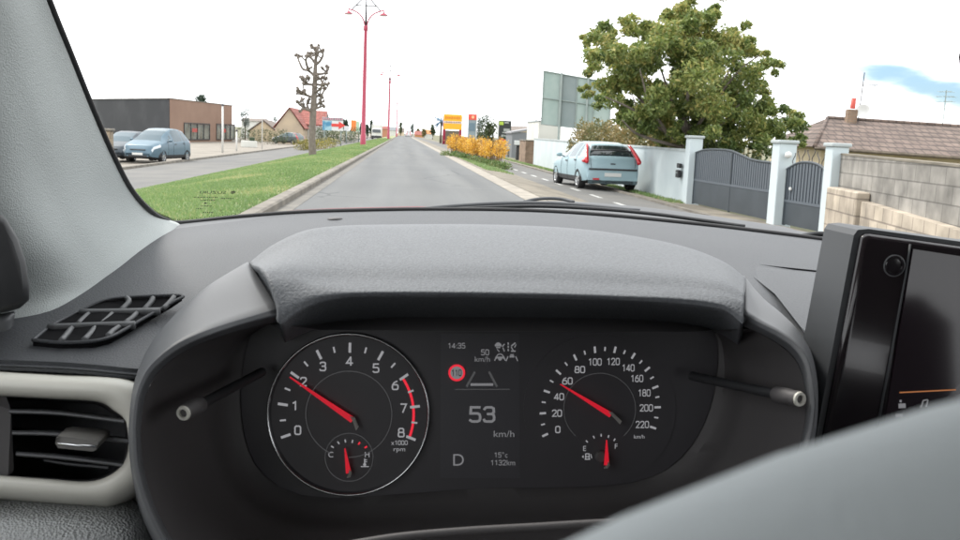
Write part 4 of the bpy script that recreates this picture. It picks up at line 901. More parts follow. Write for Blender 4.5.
# block wall with a lower stone plinth
e0 = P3 + (P3 - P2).normalized() * .16; e1 = PY(1060, 205, 8.6); e1.z = 0
dv2 = Vector((e1.x - e0.x, e1.y - e0.y, 0)); L2 = dv2.length
bwl = thing('block_wall', 'wall of bare concrete blocks right of the gates', 'wall', tuple(e0), math.atan2(dv2.y, dv2.x))
zA = PY(843, 155, e0.y).z - e0.z; q = e0 + dv2 * (PY(960, 167, 10).y / 10); 
u = plane_hit(958, 167, e0, e1); zB = zA + (u[1] - e0.z - zA) / u[0] * L2
MB().prism([(0, 0, -.5), (L2, 0, -.9), (L2, 0, zB), (0, 0, zA)], (0, .2, 0)).build('masonry', M['block'], bwl, fix=True)
MB().prism([(0, -.01, zA), (L2, -.01, zB), (L2, -.01, zB + .03), (0, -.01, zA + .03)], (0, .22, 0)).build('coping', M['dirt'], bwl, fix=True)
u0 = plane_hit(840, 190, e0, e1); u1 = plane_hit(872, 202, e0, e1); u2 = plane_hit(958, 227, e0, e1)
z0_, z2_ = u1[1] - e0.z, u2[1] - e0.z; zs = (z2_ - z0_) / (u2[0] - u1[0])
MB().prism([(u1[0], -.16, -.6), (L2, -.16, -.9), (L2, -.16, z0_ + zs * (L2 - u1[0])), (u1[0], -.16, z0_)], (0, .155, 0)).build('stone_plinth', M['rubble'], bwl, fix=True)
MB().bbox((u0[0] * .5 + u1[0] * .5 - .03, -.12, (u0[1] - e0.z) / 2 - .1), (u1[0] - u0[0] - .08, .22, u0[1] - e0.z + .3), .02).build('stone_pier', M['rubble'], bwl)

# low house with the brown roof
HY = 31.0
ze = PY(800, 146, HY).z; hx0 = PY(814, 146, HY).x
zg = -1.2; hs = thing('house', 'low cream house with a wide brown tiled hip roof behind the block wall', 'house', (hx0, HY, zg)); hs.rotation_euler = (0, rad(1.5), rad(-10))
HW, HD, He = 16., 9., ze - zg; Hr = PY(828, 117.5, HY + 4.5).z - zg
RT_ = brick_mat('brown_roof_tiles', (.145, .105, .088), (.19, .14, .115), (.07, .052, .045), .28, .16, .022, dirt=.45)
MB().box((HW / 2 + .3, HD / 2, He / 2), (HW, HD - .8, He)).build('wall', M['cream'], hs)
ins = PY(826, 117.5, HY + 4.5).x - hx0 - .95
rf = MB(); o_ = .0
A, B_, Cc, Dd = Vector((-.1, -.2, He)), Vector((HW + .6, -.2, He)), Vector((HW + .6, HD + .2, He)), Vector((-.1, HD + .2, He)); R1, R2 = Vector((ins, HD / 2, Hr)), Vector((HW - 2, HD / 2, Hr))
rf.add([A, B_, Cc, Dd, R1, R2], [(0, 1, 5, 4), (1, 2, 5), (2, 3, 4, 5), (3, 0, 4), (0, 3, 2, 1)]); rfo = rf.build('roof', RT_, hs)
rc = MB(); rc.tube([R1, R2], .09, 8); rc.tube([A, R1], .07, 8); rc.build('ridge_tiles', RT_, rfo, True)
MB().tube([A + Vector((0, -.05, -.06)), B_ + Vector((0, -.05, -.06))], .05, 8).build('gutter', M['bark_dark'], hs, True)
for wx in (2.2, 6.0, 10.0):
    f = MB().bbox((wx, .38, He * .55), (1.1, .08, 1.0), .015).build('window', M['white_metal'], hs); MB().box((wx, .335, He * .55), (.92, .02, .84)).build('pane', M['window'], f)
cx_ = ins + .75
ch = MB().bbox((cx_, HD / 2 - .4, Hr + .02), (.36, .36, .68), .02).build('chimney', M['brick_old'], hs)
MB().lathe([(.10, Hr + .39), (.09, Hr + .78), (.0, Hr + .78)], (cx_ + .02, HD / 2 - .4, 0), 12).build('chimney_pot', flat('pot_red', (.45, .06, .04)), ch, True)
an = MB(); an.tube([(cx_ + .3, HD / 2 - .3, Hr - .2), (cx_ + .32, HD / 2 - .3, Hr + 1.75)], .02, 6); an.tube([(cx_ - .05, HD / 2 - .3, Hr + 1.25), (cx_ + .85, HD / 2 - .3, Hr + 1.32)], .015, 5)
for k in range(6): an.tube([(cx_ + .35 + k * .09, HD / 2 - .48, Hr + 1.285), (cx_ + .35 + k * .09, HD / 2 - .12, Hr + 1.285)], .008, 4)
an.build('aerial', M['dark_metal'], hs)
dd = Vector((-.35, -.9, .25)).normalized(); uu = dd.orthogonal().normalized(); ww = dd.cross(uu)
MB().lathe([(.0, -.06), (.15, -.04), (.26, .03), (.265, .03), (.15, -.055), (0, -.075)], (cx_ + .36, HD / 2 - .55, Hr + .32), 20, Matrix((uu, ww, dd)).transposed()).build('satellite_dish', M['white_metal'], hs, True)
a2 = thing('aerial', 'bare rooftop aerial mast seen beyond the brown roof', 'aerial', tuple(PY(943, 122, 48) - Vector((0, 0, 3.4))))
ab = MB(); hA = PY(943, 90, 48).z - a2.location.z; ab.tube([(0, 0, 0), (0, 0, hA)], .03, 6)
for zz, ln in ((hA - .1, .35), (hA - .35, .5), (hA - .6, .45)):
    ab.tube([(-ln, 0, zz), (ln, .1, zz + .05)], .018, 5)
    for k in range(5): ab.tube([(-ln + k * ln * .5, -.2, zz + .0), (-ln + k * ln * .5, .25, zz + .03)], .01, 4)
ab.build('mast', M['grey_metal'], a2)

# ------------------------------------------------------------------ billboard seen from behind
BY = 57.0
bA, bB = PY(544, 71, BY + .6), PY(612, 83, BY - .6); bb2 = thing('billboard', 'big grey-green billboard seen from behind, standing beyond the pale blue wall', 'billboard', (bA.x, bA.y, gz(bA.x)))
bd = Vector((bB.x - bA.x, bB.y - bA.y, 0)); BL = bd.length; bb2.rotation_euler = (0, 0, math.atan2(bd.y, bd.x))
zT = bA.z - gz(bA.x); zT2 = PY(612, 83, BY - .6).z - gz(bA.x); zBm = PY(541, 124, BY + .6).z - gz(bA.x); zBm2 = PY(610, 132, BY - .6).z - gz(bA.x)
nn_ = 4
lerp = lambda a, b, t: a + (b - a) * t
for k in range(nn_):
    for r_ in (0, 1):
        f0, f1 = k / nn_, (k + 1) / nn_; s0, s1 = f0 * BL + .012, f1 * BL - .012; zm = lambda f: lerp(lerp(zT, zT2, f), lerp(zBm, zBm2, f), .50)
        za0, za1 = (lerp(zT, zT2, f0), lerp(zT, zT2, f1)) if r_ == 0 else (zm(f0) - .03, zm(f1) - .03)
        zb0, zb1 = (zm(f0), zm(f1)) if r_ == 0 else (lerp(zBm, zBm2, f0), lerp(zBm, zBm2, f1))
        MB().prism([(s0, 0, zb0), (s1, 0, zb1), (s1, 0, za1), (s0, 0, za0)], (0, .05, 0)).build('panel', M['sign_back2'] if k == 1 else M['sign_back'], bb2, fix=True)
fr = MB()
for zz0, zz1 in ((zT, zT2), (lerp(zT, zBm, .5), lerp(zT2, zBm2, .5)), (zBm, zBm2)): fr.tube([(-.02, -.05, zz0), (BL + .02, -.05, zz1)], .035, 6)
for f in (0, .25, .5, .75, 1): fr.tube([(f * BL, -.05, lerp(zT, zT2, f)), (f * BL, -.05, lerp(zBm, zBm2, f))], .03, 6)
fr.build('frame', M['grey_metal'], bb2)
for f in (.27, .66): MB().box((f * BL, -.14, zT * .5 - .15), (.11, .14, zT + .1)).build('post', M['grey_metal'], bb2)
MB().tube([(.0, -.1, zBm + .35), (-.35, -.2, zBm + .2)], .02, 6).build('bracket', M['dark_metal'], bb2)
wh = thing('white_building', 'bright white gable wall behind the pale blue wall, left of the billboard posts', 'building', tuple(at(548, 63)))
MB().box((.0, 3, 1.4), (1.5, 6, 3.0)).build('wall', M['white_wall'], wh); MB().box((.0, 3, 2.95), (1.6, 6.1, .07)).build('roof', M['wall_cap'], wh)

# ------------------------------------------------------------------ the big evergreen, hedge under it
TY = 27.5
tr0 = at(692, TY)
bt = thing('evergreen_tree', 'big spreading evergreen tree with bronze leaf tips behind the pale blue wall', 'tree', tuple(tr0))
g = np.random.default_rng(17); bl = []
CL = [(602, 30, 19), (596, 62, 16), (612, 50, 20), (628, 25, 15), (640, 62, 24), (618, 84, 20), (645, 92, 24), (625, 110, 16), (655, 35, 18), (672, 12, 16), (690, 4, 14), (668, 60, 24), (700, 30, 22), (716, 10, 14), (694, 60, 26), (722, 45, 20),
      (742, 32, 14), (752, 48, 15), (735, 66, 22), (764, 62, 14), (776, 66, 9), (758, 82, 16), (715, 88, 24), (680, 95, 24), (740, 100, 22), (650, 118, 16), (664, 112, 16), (700, 118, 22), (765, 110, 18), (725, 126, 18), (786, 118, 14), (796, 122, 8), (755, 132, 18), (780, 138, 12), (700, 142, 14), (735, 148, 12), (640, 128, 10), (588, 90, 9), (588, 40, 8), (756, 150, 9), (720, -8, 12), (705, -14, 10), (603, 100, 10), (676, 130, 12), (632, 70, 40), (690, 62, 44), (728, 84, 40), (680, 104, 36), (748, 112, 30), (612, 82, 26), (655, 45, 30), (720, 40, 30), (650, 110, 28), (712, 128, 26), (690, 30, 30), (765, 128, 24), (660, 125, 24), (700, 135, 22), (640, 118, 20), (730, 138, 20), (795, 125, 14), (800, 140, 9), (770, 142, 14), (680, 143, 16), (720, 149, 12), (622, 118, 12)]
for (px, py, rp) in CL:
    for k in range(5):
        a = g.uniform(0, 6.28); q = g.uniform(.15, .85) * rp; dep = g.normal(0, 1.3)
        c = PY(px + q * math.cos(a), py + q * math.sin(a), TY + dep); r = rp / FPX * TY * g.uniform(.28, .48)
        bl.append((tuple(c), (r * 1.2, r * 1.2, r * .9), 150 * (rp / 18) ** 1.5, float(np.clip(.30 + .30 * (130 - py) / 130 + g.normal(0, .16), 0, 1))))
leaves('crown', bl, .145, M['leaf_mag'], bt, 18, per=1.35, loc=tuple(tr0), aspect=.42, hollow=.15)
T_ = lambda px, py, dy: PY(px, py, TY + dy) - tr0
for pts, r0 in (([(0, 0, -.2), T_(690, 152, 0), T_(686, 130, 0), T_(680, 105, .2)], .13),):
    MB().tube(catmull(pts, 16), list(np.linspace(r0, .09, 16)), 10).build('trunk', M['bark'], bt, True)
for pts in ([(690, 150, 0), (660, 128, -.6), (630, 108, -1), (600, 95, -1.2)], [(688, 145, 0), (655, 115, .5), (625, 80, .8), (612, 45, 1)], [(686, 135, 0), (668, 90, -.4), (655, 50, -.6)], [(684, 125, 0), (690, 80, .3), (698, 30, .6)], [(688, 140, 0), (712, 105, -.5), (740, 70, -1), (760, 55, -1.2)],
            [(690, 148, 0), (722, 128, .4), (755, 112, .6), (785, 118, .8)], [(690, 150, 0), (640, 135, -1), (622, 120, -1.5)], [(686, 130, 0), (715, 95, 1), (735, 60, 1.4)], [(668, 135, -.5), (650, 105, -1.4), (640, 70, -1.8)], [(700, 138, -.3), (728, 118, -1.2), (748, 90, -1.6)], [(680, 140, .2), (645, 122, .8), (632, 95, 1.4)]):
    c = catmull([T_(*q) for q in pts], 18); MB().tube(c, list(np.linspace(.06, .016, 18)), 7).build('limb', M['bark'], bt, True)
hedge('hedge', 'ochre and green hedge between the billboard posts and the evergreen tree', [at(580, 44), at(615, 39), at(655, 34), at(690, 31)], 2.45, 1.2, M['leaf_ochre'], 81, 24000, .15)
hedge('hedge', 'grey-green shrub row inside the garden behind the double gate', [at(715, 27), at(745, 26), at(775, 24.5)], 1.9, .9, M['leaf_hedge'], 82, 1300, .12, None, 'shrub')
rd = thing('railing', 'pale railing glimpsed above the double gate inside the garden', 'railing', tuple(at(705, 29)))
rb = MB(); 
for k in range(13): rb.box((k * .14, 0, 1.15), (.05, .03, 1.5))
rb.box((.85, -.03, 1.85), (1.9, .03, .06)); rb.box((.85, -.03, .6), (1.9, .03, .06)); rb.build('bars', M['cream'], rd)

# ------------------------------------------------------------------ the driver's own car, seen from inside
car = thing('car', 'inside of the car we sit in: dashboard, instruments, left pillar and windscreen', 'car', (0, 0, 0))
def band(path, width_axis, r): pass
def W2P(v):
    q = Vector(v) - EYE; d = q.dot(FW); return (480 + FPX * q.dot(RT) / d, 270 - FPX * q.dot(UP) / d, d)
def across(row, sag=.10):                                           # two more points, level, out to the passenger's door
    a = P(*row[-1]); n = max(2, 2); x1 = 1.28
    return row + [W2P((a.x + (x1 - a.x) * f, a.y - sag * f * f, a.z)) for f in (.35, .7, 1.0)]
# dashboard top
r0 = [(-60, 268, .92), (60, 244, .95), (150, 226, .98), (180, 223.5, 1.0), (240, 217.5, 1.02), (300, 213, 1.04), (360, 211, 1.05), (430, 210, 1.06), (520, 211, 1.06), (600, 215.5, 1.05), (700, 225, 1.03), (760, 232, 1.01), (830, 241, .99), (900, 252, .97), (1020, 272, .94)]
rr1 = [(-70, 276, .88), (60, 252, .91), (150, 235, .94), (180, 231, .955), (240, 225, .97), (300, 219, .99), (360, 216.5, 1.0), (430, 215.5, 1.01), (520, 216, 1.01), (600, 220, 1.0), (700, 230, .98), (760, 237, .965), (830, 247, .945), (900, 259, .925), (1020, 280, .90)]
rr2 = [(-80, 290, .80), (60, 272, .82), (140, 258, .84), (190, 250, .85), (250, 243, .87), (300, 240, .88), (360, 238, .89), (430, 238, .90), (520, 238, .90), (600, 241, .89), (700, 251, .87), (760, 260, .855), (830, 271, .84), (900, 284, .82), (1020, 308, .79)]
rr3 = [(-90, 316, .70), (60, 304, .715), (140, 293, .73), (190, 290, .735), (250, 288, .74), (300, 287, .745), (360, 287, .75), (430, 287, .75), (520, 287, .75), (600, 288, .745), (700, 294, .735), (760, 300, .73), (830, 308, .72), (900, 320, .705), (1020, 342, .68)]
rr4 = [(-100, 345, .622), (60, 347, .622), (140, 352, .62), (190, 350, .65), (250, 340, .69), (300, 340, .69), (360, 340, .69), (430, 340, .69), (520, 340, .69), (600, 340, .69), (700, 345, .69), (760, 355, .66), (830, 366, .62), (900, 376, .61), (1020, 396, .59)]
rr5 = [(-100, 360, .588), (60, 365.5, .588), (140, 372.5, .588), (190, 374, .63), (250, 365, .68), (300, 365, .68), (360, 365, .68), (430, 365, .68), (520, 365, .68), (600, 365, .68), (700, 370, .68), (760, 385, .64), (830, 402, .588), (900, 412, .58), (1020, 430, .56)]
rr6 = [(x, y + 4, d + .0005) for x, y, d in rr5]
rr7 = [(x, y + 11, d + .012) for x, y, d in rr5]
r0, rr1, rr2, rr3, rr4, rr5, rr6, rr7 = [across(r) for r in (r0, rr1, rr2, rr3, rr4, rr5, rr6, rr7)]
MB().loft(surf([r0, rr1, rr2, rr3, rr4, rr5, rr6, rr7], 110, 56)).build('dashboard', M['dash'], car, True, solid=.004)
# raised band along the foot of the windscreen
MB().loft(surf([[(x, y - .5, d + .012) for x, y, d in r0], [(x, y - .6, d) for x, y, d in r0], [(x, y + 2.6, d - .02) for x, y, d in r0], [(x, y + 1.6, d) for x, y, d in rr1], [(x, y + 3, d + .004) for x, y, d in rr1]], 80, 10)).build('demister_ledge', M['wing'], car, True)
MB().lathe([(.008, 0), (.008, .001), (.006, .002), (0, .002)], P(335, 219.5, .985), 16, Matrix((RT, _F0, Vector((0, 0, 1)))).transposed()).build('light_sensor', M['dark_plastic'], car, True)

# left pillar trim
pr = [[(34, -40, .62), (24, -38, .605), (-8, -38, .56), (-60, -40, .53), (-130, -40, .52)],
      [(46.5, 0, .645), (36, 4, .63), (4, 8, .575), (-55, 14, .54), (-130, 20, .53)],
      [(69, 56, .70), (57, 62, .68), (18, 72, .61), (-40, 86, .565), (-130, 100, .55)],
      [(90, 108, .755), (77, 116, .73), (36, 130, .65), (-20, 148, .60), (-130, 165, .58)],
      [(112, 158, .82), (98, 168, .79), (55, 186, .70), (0, 206, .63), (-120, 226, .60)],
      [(131, 193, .885), (117, 206, .85), (75, 228, .74), (22, 250, .665), (-100, 275, .63)],
      [(151, 214, .94), (141, 228, .90), (97, 255, .78), (42, 279, .70), (-80, 305, .65)],
      [(178, 223, .985), (163, 244, .92), (114, 275, .80), (56, 298, .715), (-60, 325, .66)],
      [(182, 232, .985), (166, 262, .90), (116, 290, .79), (58, 312, .70), (-60, 340, .655)]]
MB().loft(surf(pr, 40, 60)).build('pillar_trim', M['pillar'], car, True, solid=-.006)
edge = [(p[0][0] + 2.0, p[0][1] - 1.0, p[0][2] + .004) for p in pr[:7]] + [(166, 220, .97)] + [(x, y - .6, d - .006) for x, y, d in r0[3:]]
sc_ = catmull([P(*q) for q in edge], 150)
MB().tube(sc_, .0026, 8).build('windscreen_seal', M['seal'], car, True)
# windscreen: one clear pane, with printed black edge and printed maker's marks
low = [(x, y + 3, d + .012) for x, y, d in r0]
lw = catmull([P(*q) for q in low], 60)
top_ = []
for i in range(60):
    f = i / 59; x = -.52 + 1.75 * f; top_.append(Vector((x, .46 + .13 * math.sin(math.pi * f), EYE.z + .33 + .03 * math.sin(math.pi * f))))
G = [[Vector(lw[i]).lerp(top_[i], t) + Vector((0, 0, 1)) * .02 * math.sin(math.pi * t) for i in range(60)] for t in np.linspace(0, 1, 24)]
MB().loft(G).build('windscreen', M['glass'], car, True)
fr_ = MB()                                                          # dotted frit just above the seal
for row, (dy, rr_) in enumerate(((-2.2, .0007), (-3.4, .0005), (-4.4, .0003))):
    pts = catmull([P(x, y + dy, d + .008) for x, y, d in edge[4:10]], 150)
    for i in range(row % 2, 150, 2): fr_.lathe([(0, 0), (rr_, 0), (rr_, .0003)], pts[i], 6, Matrix((RT, UP, -FW)).transposed())
fr_.build('printed_dots', M['ink'], car)
mk = MB(); D_ = .93; kx = D_ / FPX
text_on(mk, 'SUZUKI', P(213, 192.4, D_), (RT - UP * .01), UP + RT * .25, 2.6 * kx, width=26 * kx, mirror=True)
S_ = [(-1, .45), (-.1, 1), (1, .35), (.45, .02), (.05, .28), (-.15, .18), (1, -.45), (.1, -1), (-1, -.35), (-.45, -.02), (-.05, -.28), (.15, -.18)]
q0 = P(233, 192.3, D_); mk.add([q0 - RT * (a * 3 * kx) + UP * (b * 1.5 * kx) + RT * (b * .5 * kx) for a, b in S_], [tuple(range(12))])
gg = random.Random(4)
for (x0, x1, y) in ((194, 218, 197.3), (221, 234, 198.5), (201, 215, 200.2), (201, 212, 206), (196, 203, 208.6), (203, 213, 212.5)):
    x = x0
    while x < x1:
        w_ = gg.uniform(.5, 1.3); mk.add([P(x, y - .55, D_), P(x + w_, y - .55, D_), P(x + w_, y + .45, D_), P(x, y + .45, D_)], [(0, 1, 2, 3)]); x += w_ + gg.uniform(.5, 1.2)
mk.add([P(204, 202.8, D_), P(206.5, 202.5, D_), P(207, 203.6, D_), P(204.5, 204, D_)], [(0, 1, 2, 3)])
mk.build('printed_marks', M['ink'], car)
# bonnet, scuttle and wipers outside the glass
MB().loft(surf([across(r, .06) for r in [[(90, 246.5, 1.9), (200, 226.5, 1.95), (250, 215.5, 1.98), (300, 209.8, 2.0), (380, 207.1, 2.0), (450, 206.7, 2.0), (560, 209.5, 2.0), (760, 231, 1.95), (960, 264, 1.9)],
                [(90, 247.5, 1.6), (200, 227.5, 1.62), (250, 216.5, 1.62), (300, 210.9, 1.65), (380, 208.3, 1.65), (450, 207.9, 1.65), (560, 211.5, 1.65), (760, 235, 1.6), (960, 268, 1.6)],
                [(90, 256.5, 1.25), (200, 236.5, 1.25), (250, 226.5, 1.25), (300, 220.5, 1.25), (380, 217.5, 1.25), (450, 217.5, 1.25), (560, 222.5, 1.25), (760, 242.5, 1.22), (960, 272.5, 1.2)]]], 50, 14)).build('bonnet', M['bonnet'], car, True, solid=.01)
MB().loft(surf([across(r, .08) for r in [[(420, 209, 1.22), (450, 205.5, 1.24), (505, 202, 1.26), (560, 201, 1.27), (610, 204, 1.26), (660, 209, 1.24), (720, 217, 1.21), (780, 226, 1.18), (830, 234, 1.15)],
                [(420, 210.5, 1.20), (450, 207.5, 1.21), (505, 205, 1.22), (560, 205, 1.23), (610, 208, 1.22), (660, 213, 1.20), (720, 221, 1.17), (780, 230, 1.14), (830, 238, 1.11)],
                [(420, 216, 1.14), (450, 215, 1.14), (505, 214, 1.14), (560, 215, 1.14), (610, 219, 1.13), (660, 224, 1.12), (720, 231, 1.10), (780, 239, 1.08), (830, 247, 1.06)]]], 60, 10)).build('scuttle_panel', M['cowl'], car, True, solid=.006)
MB().tube(catmull([P(*q) for q in ((432, 210.6, 1.13), (480, 207.6, 1.14), (540, 206.2, 1.15), (600, 209, 1.14), (650, 213.5, 1.12), (700, 220, 1.10), (745, 226.5, 1.08))], 40), .0022, 8).build('wiper_blade', M['wiper'], car, True)
MB().tube(catmull([P(*q) for q in ((420, 209.6, 1.15), (450, 206.6, 1.16), (503, 203.6, 1.17), (560, 204, 1.17), (640, 211, 1.15))], 30), .0028, 8).build('wiper_arm', M['cowl'], car, True)
MB().tube(catmull([P(*q) for q in ((524, 202, 1.24), (534, 199.6, 1.25), (548, 198.4, 1.25), (562, 199.2, 1.25), (574, 202, 1.24))], 24), .0022, 8).build('wiper_arm', M['cowl'], car, True)
MB().tube(catmull([P(*q) for q in ((795, 238, 1.03), (808, 235, 1.05), (822, 234, 1.05), (842, 237, 1.04))], 20), .003, 8).build('wiper_arm', M['wiper'], car, True)

# grille on the dash top, left: a black plate stands for its shaded openings
gr = thing if False else None
fl = [(33, 340), (51, 326), (80, 311), (107, 300), (142, 296.5), (182, 295.5), (171, 303), (148, 316), (124, 330), (110, 337), (93, 341), (62, 342.5)]
def dd_(px, py): return float(np.interp(py, [295, 310, 327, 342], [.703, .685, .655, .622])) - .004
rim_pts = [P(x, y, dd_(x, y) - .003) for x, y in fl]; dn = Vector((0, 0, -1))
gl = MB().prism([P(x, y, dd_(x, y)) for x, y in fl], (0, 0, -.004)).build('demister_grille', M['gap_black'], car, fix=True)
MB().tube(list(catmull(rim_pts + rim_pts[:1], 70)), .0013, 6, caps=False).build('grille_rim', M['dash'], gl, True)
def bar(b, pts, w_, h_): 
    b.tube(catmull([P(x, y, dd_(x, y) - .003) for x, y in pts], 10), w_, 6)
gb_ = MB()
bar(gb_, [(48, 328), (90, 326.5), (135, 325)], .0030, 0); bar(gb_, [(80, 313), (120, 312.5), (160, 311.5)], .0030, 0)
for pts in ([(121, 310), (129, 302), (127, 298)], [(121, 310.5), (128, 303), (129, 300)], [(144, 310), (151, 302), (153, 298)], [(163, 309), (171, 301), (174, 297)],
            [(78, 324), (84, 318), (90, 313)], [(101, 324), (108, 318), (113, 313)], [(125, 323), (132, 318), (137, 313)],
            [(61, 341), (67, 334), (72, 328)], [(84, 340), (90, 334), (95, 328)], [(108, 336), (113, 331), (119, 327)]): bar(gb_, pts, .0020, 0)
gb_.build('grille_bars', M['grille_bar'], gl, True)

# air vent with pale trim ring
vo = [(-70, 368), (0, 373.5), (60, 377), (125, 381), (150, 400), (152, 440), (146, 480), (116, 502), (90, 504), (40, 500.5), (0, 497), (-70, 492)]
vi = [(-60, 392), (0, 395.5), (55, 398.5), (98, 401.5), (114, 410), (126.5, 423), (128, 451), (118, 470), (92, 481.5), (45, 479), (0, 475.5), (-60, 471)]
def ringloft(o_, i_, depths, n=72):
    A_ = catmull([(*q, 0) for q in o_ + o_[:1]], n); B_ = catmull([(*q, 0) for q in i_ + i_[:1]], n); R = []
    for f, d in depths: R.append([P(*(A_[k][:2] * (1 - f) + B_[k][:2] * f), d) for k in range(n)])
    return R
vt = MB().loft(ringloft(vo, vi, [(-.15, .60), (0, .572), (.25, .562), (.7, .560), (.95, .564), (1.0, .570), (1.02, .575)])).build('air_vent', M['beige'], car, True)
MB().loft(ringloft(vo, vi, [(1.0, .571), (1.06, .585), (1.12, .62), (1.14, .66)])).build('vent_duct', M['dark_plastic'], vt, True)
MB().prism([P(x, y, .655) for x, y in ((-70, 385), (140, 395), (140, 490), (-70, 480))], FW * .003).build('vent_back', M['slat'], vt)
for pts in ([(9, 411.5), (60, 413.5), (124, 421.5)], [(12, 433), (60, 434.5), (129, 441.5)], [(16, 454), (60, 457.5), (124, 465)], [(44, 460), (70, 464), (108, 467.5)]):
    d0 = .572 if pts[0][0] < 40 else .60
    b = MB(); c = catmull([(*q, 0) for q in pts], 12)
    b.loft([[P(x, y - 2.0, d0), P(x, y - .8, d0 - .002), P(x, y + .9, d0 - .002), P(x, y + 2.1, d0), P(x, y + 1.2, d0 + .035), P(x, y - 4.0, d0 + .035)] for x, y, _ in c], True, True); b.build('vent_slat', M['slat'], vt, True, angle=50)
MB().loft([[P(x0, y, d) for x0, y, d in r] for r in ([(-30, 395, .58), (6, 396, .577), (11, 410, .58), (14, 470, .58), (8, 477, .577), (-30, 476, .58)], [(-30, 395, .62), (6, 396, .62), (11, 410, .62), (14, 470, .62), (8, 477, .62), (-30, 476, .62)])], True, True).build('vent_divider', M['dark_plastic'], vt)
kb_ = MB(); q = [[P(55, 443, .535), P(56, 438, .534), P(60, 436.5, .537), P(96, 440.5, .537), P(98, 443.5, .535), P(96, 450, .535), P(92, 451.5, .537), P(58, 448, .537)],
                 [P(63, 432, .585), P(66, 428, .585), P(72, 426.5, .585), P(106, 429, .585), P(110, 431, .585), P(110, 436, .585), P(107, 438, .585), P(66, 436, .585)]]
kb_.loft(q, True, True); kn = kb_.build('vent_knob', M['knob'], vt, True, angle=40)
MB().tube([P(58, 443.5, .5335), P(78, 445.5, .533), P(96, 446.5, .5335)], .0007, 6).build('knob_strip', M['chrome'], kn, True)
# lower dash, door edge
MB().loft(surf([[(-80, 484, .61), (0, 490, .61), (100, 494, .61), (150, 496, .62), (190, 497, .68)], [(-80, 500, .578), (0, 506, .578), (100, 511, .578), (150, 513, .60), (190, 514, .67)], [(-80, 530, .55), (0, 534, .55), (100, 538, .555), (150, 540, .58), (190, 540, .66)], [(-80, 590, .53), (0, 594, .53), (100, 598, .54), (150, 600, .57), (190, 600, .65)]], 40, 14)).build('lower_dashboard', M['lower'], car, True, solid=.004)
dr = [(-60, 200), (-10, 207), (6, 218), (18, 238), (26, 262), (29.5, 285), (29, 300), (20, 308), (8, 312), (-60, 322)]
dt = MB().loft([[P(x * k + (1 - k) * -20, y * k + (1 - k) * 265, d) for x, y in dr] for k, d in ((.86, .575), (.96, .578), (1.0, .588), (1.0, .66))], True, True).build('door_trim', M['wiper'], car, True, angle=50)
MB().loft(surf([[(-70, 322, .60), (0, 313.5, .60), (14, 311, .605)], [(-70, 326, .585), (0, 318, .585), (15, 314.5, .60)], [(-70, 340, .585), (0, 332, .585), (13, 326, .60)]], 14, 8)).build('door_ledge', M['wing'], dt, True)

# instrument binnacle
_hd = lambda r, k: [(x, y + k, d) for x, y, d in r]
hood_rows = [[(250, 275, .80), (275, 262, .82), (305, 250, .84), (340, 246, .86), (400, 245, .87), (480, 245, .87), (560, 248, .865), (620, 254, .855), (680, 263, .835), (722, 276, .81), (745, 290, .78)],
      [(249, 263, .66), (272, 245.5, .69), (304, 231, .715), (340, 226, .735), (400, 224.5, .75), (480, 224.5, .755), (560, 227.5, .75), (620, 234, .74), (680, 245.5, .715), (722, 261, .685), (746, 278, .65)],
      [(252, 265.5, .62), (277, 252, .645), (306, 240, .66), (342, 236, .67), (400, 235, .675), (480, 235, .68), (560, 238, .675), (620, 244, .665), (680, 254, .65), (722, 267, .63), (746, 284, .61)],
      [(260, 268, .565), (284, 263, .578), (312, 262, .587), (345, 261, .593), (400, 261, .595), (480, 261, .597), (560, 263, .595), (620, 266.5, .59), (680, 272, .583), (722, 279.5, .572), (745, 291, .562)],
      [(268, 275, .548), (290, 273.5, .556), (315, 276, .562), (347, 277, .566), (400, 277, .567), (480, 277.5, .568), (560, 279, .567), (620, 281.5, .565), (680, 284.5, .56), (722, 289, .553), (744, 296, .548)],
      [(276, 296, .540), (293, 288, .546), (317, 284, .551), (349, 283.5, .554), (400, 283.5, .555), (480, 284, .556), (560, 285.5, .555), (620, 287.5, .554), (680, 290.5, .550), (722, 295, .545), (744, 301, .542)],
      [(279, 317, .537), (296, 305, .542), (318, 295.5, .547), (350, 291, .550), (400, 290, .551), (480, 290.5, .552), (560, 292, .551), (620, 294, .550), (680, 297, .547), (722, 303, .542), (743, 318, .538)],
      [(283, 326, .546), (300, 314, .551), (322, 305, .557), (352, 300, .561), (400, 299, .563), (480, 299, .564), (560, 300, .563), (620, 302, .561), (680, 306, .557), (722, 312, .551), (741, 324, .546)],
      [(285, 342, .60), (305, 332, .605), (330, 325, .61), (356, 322, .615), (400, 320, .62), (480, 320, .62), (560, 320, .62), (620, 321, .62), (680, 324, .615), (718, 332, .61), (738, 344, .60)],
      [(287, 340, .645), (307, 330, .645), (330, 322, .645), (358, 317, .645), (400, 314, .645), (480, 314, .645), (560, 314, .645), (620, 315, .645), (680, 319, .645), (716, 328, .645), (736, 342, .645)]]
for q_, k_ in ((4, 3), (5, 4.5), (6, 3.5), (7, 2)): hood_rows[q_] = _hd(hood_rows[q_], k_)
MB().loft(surf(hood_rows, 80, 70)).build('instrument_hood', M['hood'], car, True, solid=-.004)
